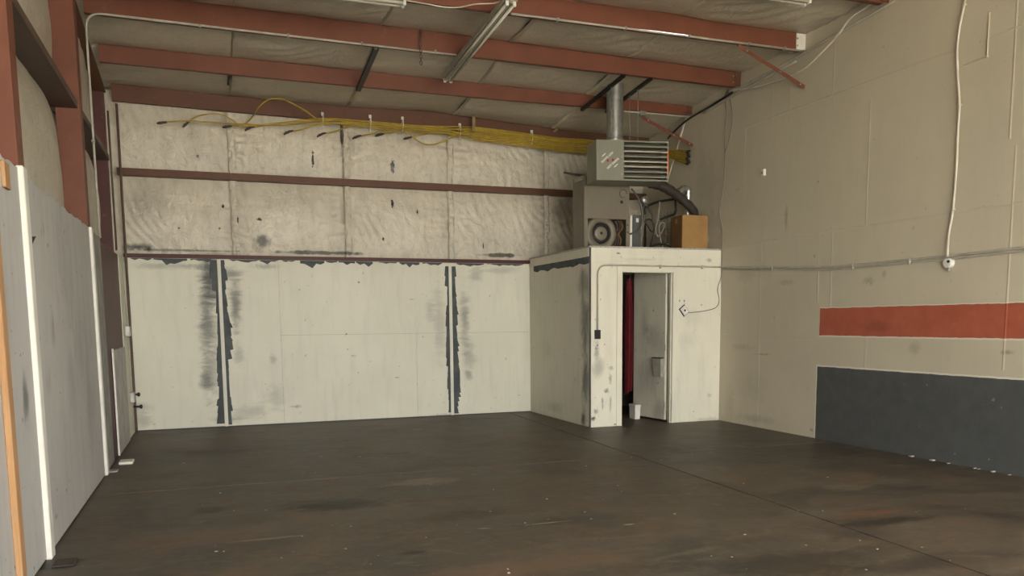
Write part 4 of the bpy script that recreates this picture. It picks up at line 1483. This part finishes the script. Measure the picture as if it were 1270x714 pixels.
# flue
fy = 10.29
fx = aty(762.5, 150, fy).x
ftop = instop(fx, fy) - .02
fb = hl.z + Hh
th = thing('flue_pipe', 'galvanised flue pipe rising from the heater into the roof', 'flue', (fx, fy, fb))
r = .112
MB().disc_lathe((fx, fy, 0), (0, 0, 1), [(r, fb + .12), (r, ftop + .05)], 28).build('pipe', M['galv'], th, True)
MB().disc_lathe((fx, fy, 0), (0, 0, 1), [(r + .004, fb - .01), (r + .004, fb + .05), (r + .012, fb + .06), (r + .004, fb + .07), (r + .004, fb + .12), (r + .012, fb + .13), (r, fb + .145)], 28).build('collar', M['galv'], th, True)

MB().tube(bend([(fx, 10.17, fb - .16), (fx, fy, fb - .16), (fx, fy, fb)], .10, 6), r * .96, 20).build('elbow', M['galv'], th, True)

# ------------------------------------------------------------------ furnace cabinet on the closet roof
ZT = ZE + .022
FX0, FX1, FY = 4.842, 5.532, 10.30
th = thing('furnace_cabinet', 'beige grey furnace cabinet with open blower bay on the closet roof', 'furnace', (5.18, 10.5, ZT))
fz = 3.385
zo = aty(730, 270.5, FY).z
xo0, xo1 = aty(729, 290, FY).x, aty(776.5, 290, FY).x
upan = MB().bbox((FX0, FY, zo), (FX1, FY + .012, fz), .003).build('upper_panel', M['furnace'], th)
MB().box((FX0, FY, ZT), (xo0, FY + .012, zo)).build('stile', M['furnace'], th)
MB().box((xo1, FY, ZT), (FX1, FY + .012, zo)).build('stile', M['furnace'], th)
MB().box((FX0 + .004, FY + .012, ZT), (FX0 + .016, 10.68, 3.39)).build('side_panel', M['furnace'], th)
MB().box((FX1 - .012, FY + .012, ZT), (FX1, 10.68, fz)).build('side_panel', M['furnace'], th)
MB().box((FX0 + .016, 10.668, ZT), (FX1 - .012, 10.68, fz)).build('back_panel', M['furnace_dark'], th)
MB().box((FX0 + .016, FY + .012, fz - .012), (FX1 - .012, 10.668, fz)).build('top_panel', M['furnace'], th)
c = aty(771, 250.5, FY)
MB().disc_lathe((c.x, FY - .001, c.z), (0, -1, 0), [(.022, -.002), (.022, .001), (0, .001)], 16).build('knockout', M['void'], upan)
for (u, v) in ((778.5, 279), (778.5, 288)):
    c = aty(u, v, FY)
    MB().disc_lathe((c.x, FY - .001, c.z), (0, -1, 0), [(.011, -.002), (.011, .001), (0, .001)], 12).build('knockout', M['void'], th)
# bent lid flap at upper left
a = aty(709, 214, 10.45)
MB().hull6([(a.x - .16, 10.33, 3.425), (a.x + .16, 10.36, 3.400), (a.x + .16, 10.36, 3.404), (a.x - .16, 10.33, 3.429)],
           [(a.x - .05, 10.62, 3.46), (a.x + .18, 10.62, 3.43), (a.x + .18, 10.62, 3.434), (a.x - .05, 10.62, 3.464)]).build('bent_flap', M['furnace_dark'], th)
MB().box((FX0 - .01, 10.34, 3.34), (FX0 + .02, 10.60, 3.395)).build('flap_seam', M['galv'], th)
# blower
c = aty(743.5, 289, 10.36)
bl = thing('blower_wheel', 'round steel blower in the open bay of the furnace cabinet', 'blower', (c.x, 10.4, ZT))
MB().disc_lathe((c.x + .03, 10.37, c.z), (0, -1, 0), [(.235, -.22), (.235, 0), (.215, .012), (.15, .02), (.145, .0), (.14, -.05)], 32).build('housing', M['furnace'], bl, True)
MB().disc_lathe((c.x + .03, 10.37, c.z), (0, -1, 0), [(.14, -.06), (.135, -.02), (.09, -.02), (.07, -.045), (.035, -.045), (.03, .0), (0, .002)], 28).build('wheel', M['void'], bl, True)
MB().disc_lathe((c.x + .03, 10.37, c.z), (0, -1, 0), [(.095, -.04), (.095, -.01), (.085, 0), (.05, -.004), (.03, .002), (0, .004)], 24).build('hub', M['furnace'], bl, True)
MB().disc_lathe((c.x + .03, 10.366, c.z), (0, -1, 0), [(.018, 0), (.018, .014), (0, .015)], 12).build('shaft', M['void'], bl, True)
lc = aty(773, 240, FY - .006)
MB().tube([lc + Vector((math.cos(k * .5236) * .055, 0, math.sin(k * .5236) * .055)) for k in range(11)], .0035, 6).build('wire_loop', M['black'], upan, True)
# wiring inside the bay
for i, (du, col) in enumerate(((763, 'pipe_brown'), (766, 'dark_cord'), (769, 'card_dark'))):
    w = [aty(du + dx, v, 10.42) for dx, v in ((0, 274), (3, 282), (-2, 290), (1, 298), (-1, 304))]
    MB().tube(catmull(w), .014, 6).build('wire', M[col], bl, True)

# small boxes, pipes and ducts to the right of the furnace
p, q = aty(781.5, 266, 10.42), aty(795, 300, 10.42)
th = thing('disconnect_box', 'grey electrical box beside the furnace cabinet', 'electrical box', ((p.x + q.x) / 2, 10.48, ZT))
MB().bbox((p.x + .03, 10.42, ZT), (q.x, 10.56, p.z), .005).build('box', M['grey_box'], th)
MB().bbox((p.x + .04, 10.412, ZT + .02), (q.x - .01, 10.421, p.z - .015), .003).build('cover', M['grey_box'], th)
MB().box((p.x - .005, 10.41, ZT), (p.x + .03, 10.55, p.z - .01)).build('side_flange', M['white_trim'], th)
lp = aty(790.5, 273, 10.41)
MB().box((lp.x - .02, 10.409, lp.z - .028), (lp.x + .02, 10.4125, lp.z + .028)).build('label', M['label_white'], th)


def pipe(pix, y, r, mat, name, label, cat, k=5, sharp=False):
    pts = [aty(u, v, y + (0 if len(t) == 0 else t[0])) for u, v, *t in pix]
    pts = bend(pts, .05) if sharp else catmull(pts, k)
    return tag(MB().tube(pts, r, 10).build(name, mat, None, True), label, cat)


pipe([(800, 308), (800, 256), (816, 250), (838, 246.5), (838, 265), (819, 272)], 10.80, .018, M['black'], 'gas_pipe', 'black iron gas pipe with elbows behind the cardboard box', 'pipe', 5, True)
c = aty(800, 248, 10.79)
th = thing('gas_regulator', 'small round grey regulator above the gas pipe', 'regulator', tuple(c))
MB().disc_lathe(c, (0, -1, 0), [(.055, -.05), (.062, 0), (.05, .02), (.02, .025), (0, .03)], 18).build('body', M['galv'], th, True)
MB().bbox(tuple(c + Vector((-.03, -.01, -.09))), tuple(c + Vector((.03, .04, -.04))), .005).build('valve_body', M['furnace_dark'], th)
pipe([(783, 234), (788, 240), (793, 250), (796, 262), (796, 275), (792, 285), (785, 289), (781, 290)], 10.38, .013, M['grey_box'], 'flexible_cable', 'grey flexible cable curling from the heater to the electrical box', 'cable')
pipe([(803, 255), (806, 262), (809, 268), (810, 278), (812, 285), (808, 287), (804, 281), (800, 274), (806, 272), (811, 278), (810, 292), (806, 307)], 10.50, .011, M['black'], 'flexible_cable', 'black looping cable left of the cardboard box', 'cable')
pipe([(818, 250), (817, 262), (815, 275), (813, 285), (816, 293), (822, 285), (824, 278), (820, 276), (817, 282), (819, 296), (822, 307)], 10.46, .012, M['grey_cord'], 'flexible_cable', 'grey hooked cable just left of the cardboard box', 'cable')
pipe([(796, 308), (795, 295), (797, 285), (799, 275), (800, 266)], 10.52, .010, M['grey_cord'], 'flexible_cable', 'grey cable rising beside the electrical box', 'cable')
pipe([(806, 306), (816, 303), (826, 303), (832, 306)], 10.40, .016, M['black'], 'rubber_hose', 'black hose lying on the closet roof by the cardboard box', 'hose')
# dark wrapped duct
pts = [aty(u, v, y) for u, v, y in ((806, 226, 10.62), (820, 230, 10.60), (834, 238, 10.57), (848, 249, 10.55), (862, 262, 10.53), (870, 275, 10.50), (872, 290, 10.50), (872, 306, 10.50))]
pts = [Vector((min(p.x, XR - .095), p.y, p.z)) for p in pts]
tag(MB().tube(catmull(pts, 6), [.080 - .0009 * i + .004 * math.sin(i * 1.9) for i in range(len(catmull(pts, 6)))], 16).build('wrapped_duct', M['duct_dark'], None, True), 'dark wrapped duct sloping from the heater down behind the cardboard box', 'duct')
# foil flex duct
pts = catmull([aty(u, v, 10.74) for u, v in ((838, 242), (844, 236), (850, 234), (855, 238), (856, 248), (855, 265), (855, 306))], 10)
pts = [Vector((min(p.x, XR - .065), p.y, max(p.z, ZT))) for p in pts]
tag(MB().tube(pts, [.048 + .006 * (i % 2) for i in range(len(pts))], 14).build('foil_duct', M['foil'], None, True), 'shiny foil duct loop behind the dark wrapped duct', 'duct')
# wire rack
rk = thing('wire_rack', 'thin wire rack standing behind the cardboard box', 'rack', tuple(aty(835, 306, 10.9)))
for u in range(820, 840, 4):
    a, b_ = aty(u, 262, 10.9), aty(u, 306, 10.9)
    b_.z = ZT
    MB().tube([a, b_], .004, 5).build('wire', M['dark_steel'], rk)
for v in (268, 276, 284, 292):
    MB().tube([aty(819, v, 10.9), aty(838, v, 10.9)], .004, 5).build('wire', M['dark_steel'], rk)

# cardboard box
p, q = aty(846.5, 266.5, 10.12), aty(878, 290, 10.12)
th = thing('cardboard_box', 'brown cardboard box on the closet roof beside the right wall', 'box', ((p.x + q.x) / 2, 10.25, ZT))
hz = p.z
MB().bbox((p.x, 10.12, ZT), (q.x, 10.42, hz), .004).build('body', M['card'], th)
MB().box((p.x - .003, 10.124, ZT + .002), (p.x, 10.416, hz - .002)).build('shaded_side', M['card_dark'], th)  # thin darker sheet, paints the shade onto the box's left side
MB().box((p.x + .005, 10.125, hz), (q.x - .005, 10.268, hz + .004)).build('top_flap', M['card'], th)
MB().box((p.x + .005, 10.271, hz), (q.x - .005, 10.415, hz + .004)).build('top_flap', M['card'], th)
MB().box((p.x - .0045, 10.25, hz - .10), (p.x - .003, 10.30, hz - .04)).build('label', M['card'], th)
# crumpled wrap at its right
wx, wrad = (q.x + XR) / 2, (XR - q.x) / 2 / 1.5


def crumple(a, b):
    th_, ph = a * 2 * math.pi, b * math.pi
    d = 1 + .35 * nz(math.cos(th_) * 2.5, math.sin(th_) * 2.5, ph * 3) + .15 * nz(math.cos(th_) * 7, math.sin(th_) * 7, ph * 6)
    return (wx + wrad * d * math.sin(ph) * math.cos(th_), 10.30 + .10 * d * math.sin(ph) * math.sin(th_), ZT + .175 - .12 * d * math.cos(ph))


tag(MB().grid(crumple, 28, 20).build('crumpled_wrap', M['plastic_bag'], None, False), 'crumpled plastic and paper right of the cardboard box', 'packaging')

# ------------------------------------------------------------------ left foreground: stud, block, screws
sd0 = MB().bbox((XL + .001, 4.775, 0.0), (XL + .034, 4.872, 2.75), .003)
tag(sd0.build('wood_stud', M['wood']), 'raw wooden stud standing against the boards at the left edge', 'stud')
p = atx(5, 220, XL)
tag(MB().bbox((XL, p.y - .07, p.z - .06), (XL + .02, p.y + .05, p.z + .08), .003).build('wood_block', M['wood']), 'small wooden block fixed to the grey board high at the left edge', 'block')
p = atx(35, 296, XL)
sc = MB()
sc.add([(XL + .003, p.y - .05, p.z + .06), (XL + .003, p.y - .03, p.z - .08), (XL + .003, p.y + .02, p.z - .06), (XL + .02, p.y + .14, p.z + .03), (XL + .004, p.y - .01, p.z + .01)], [(0, 1, 4), (1, 2, 4), (2, 3, 4)])
sc.build('torn_hole', M['void'], wl)

# fine pieces on the top ledge
rnd = random.Random(5)
dbs = MB()
for i in range(46):
    y = rnd.uniform(5.98, 8.6)
    x = XL - rnd.uniform(.02, .10)
    r = rnd.uniform(.006, .016)
    dbs.bbox((x - r, y - r * 2, 2.318), (x + r, y + r * 2, 2.335 + r * 1.2), r * .3)
o = dbs.build('ledge_dust', M['furnace_dark'])
o['kind'] = 'stuff'
tag(o, 'dust and crumbs along the top of the left wall boards', 'debris')

# ------------------------------------------------------------------ back left corner: pipes, spigot, switch box
pp = [aty(u, v, 12.0) for u, v in ((137, 128), (143, 137), (145, 165), (148, 230), (151, 300), (155, 330), (158, 352), (158.5, 380), (160, 408), (163, 440), (164, 470), (165.5, 500), (168, 531))]
pp[-1].z = .01
pp = [Vector((max(p.x, XL + .016), p.y, p.z)) for p in pp]
th = thing('corner_pipe', 'brown pipe running down the back left corner to the floor', 'pipe', (pp[-1].x, 12.0, 0))
MB().tube(catmull(pp, 5), .016, 8).build('pipe', M['pipe_brown'], th, True)
for (u, v) in ((172, 489), (175, 504)):
    a = aty(165.5, v, 12.0)
    b_ = aty(u, v, 11.93)
    MB().tube([a, b_], .012, 8).build('branch', M['black'], th, True)
    MB().disc_lathe(b_, (1, -.6, 0), [(0, -.008), (.028, -.006), (.028, .006), (0, .008)], 12).build('valve_handle', M['black'], th, True)
pq = [aty(u, v, 11.2) for u, v in ((139, 128), (142, 134))]
p2_ = [Vector((-1.032, 11.22, z)) for z in (2.35, 3.0, 3.6, 4.0)]
tag(MB().tube(p2_, .012, 8).build('riser_pipe', M['pipe_brown'], None, True), 'thin dark pipe strapped to the third column', 'pipe')
c = atx(150, 411, -1.0)
th = thing('switch_box', 'metal switch box on the side wall near the back corner', 'switch', (c.x, 11.5, c.z))
MB().bbox((XL - .006, 11.50, c.z - .065), (XL + .05, 11.60, c.z + .065), .004).build('box', M['galv'], th)
MB().bbox((XL + .049, 11.507, c.z - .055), (XL + .054, 11.593, c.z + .055), .002).build('cover', M['white_plastic'], th)
MB().tube([(XL + .02, 11.55, c.z + .06), (XL + .02, 11.55, 2.30)], .011, 8).build('riser', M['emt'], th, True)
th = thing('wall_outlet', 'small metal outlet low on the side wall near the back corner', 'outlet', (XL, 11.7, .5))
MB().bbox((XL - .006, 11.62, .44), (XL + .045, 11.73, .57), .004).build('box', M['galv'], th)
MB().bbox((XL + .044, 11.63, .45), (XL + .049, 11.72, .56), .002).build('cover', M['emt'], th)
MB().tube([(XL + .018, 11.66, .565), (XL + .018, 11.66, c.z - .06)], .009, 8).build('riser', M['emt'], th, True)

# debris on the floor
c = atz(158, 574)
MBd = MB().bbox((c.x - .075, c.y - .10, 0), (c.x + .06, c.y + .10, .028), .006)
tag(MBd.build('floor_scrap', M['white_trim']), 'flat white scrap lying on the floor by the left wall', 'scrap')
c = atz(140, 584)
tag(MB().bbox((c.x - .04, c.y - .09, 0), (c.x + .05, c.y + .05, .012), .004).build('floor_scrap', M['debris']), 'grey scrap on the floor at the foot of the second cover strip', 'scrap')
c = atz(72, 698)
tag(MB().bbox((c.x - .02, c.y - .10, 0), (c.x + .10, c.y + .06, .010), .003).build('floor_scrap', M['duct_dark']), 'dark flat scrap on the floor at the foot of the nearest cover strip', 'scrap')
rnd = random.Random(21)
dbs = MB()
for i in range(70):
    u = rnd.uniform(200, 1260)
    v = rnd.uniform(560, 712)
    c = atz(u, v)
    if c.x > XR - .05 or c.x < XL + .05:
        continue
    r = rnd.uniform(.0015, .005)
    dbs.bbox((c.x - r * rnd.uniform(1, 2.5), c.y - r, 0), (c.x + r, c.y + r * 1.5, r * .8), r * .2)
for i in range(16):
    y = rnd.uniform(4.6, 6.6)
    r = rnd.uniform(.003, .008)
    dbs.bbox((XR - .04 - r, y - r * 2, 0), (XR - .01, y + r, r * 1.6), r * .2)
o = dbs.build('floor_crumbs', M['debris'])
o['kind'] = 'stuff'
tag(o, 'tiny pale crumbs and grit scattered over the concrete floor', 'debris')

for o in bpy.data.objects:
    if '_local' in o:
        del o['_local']
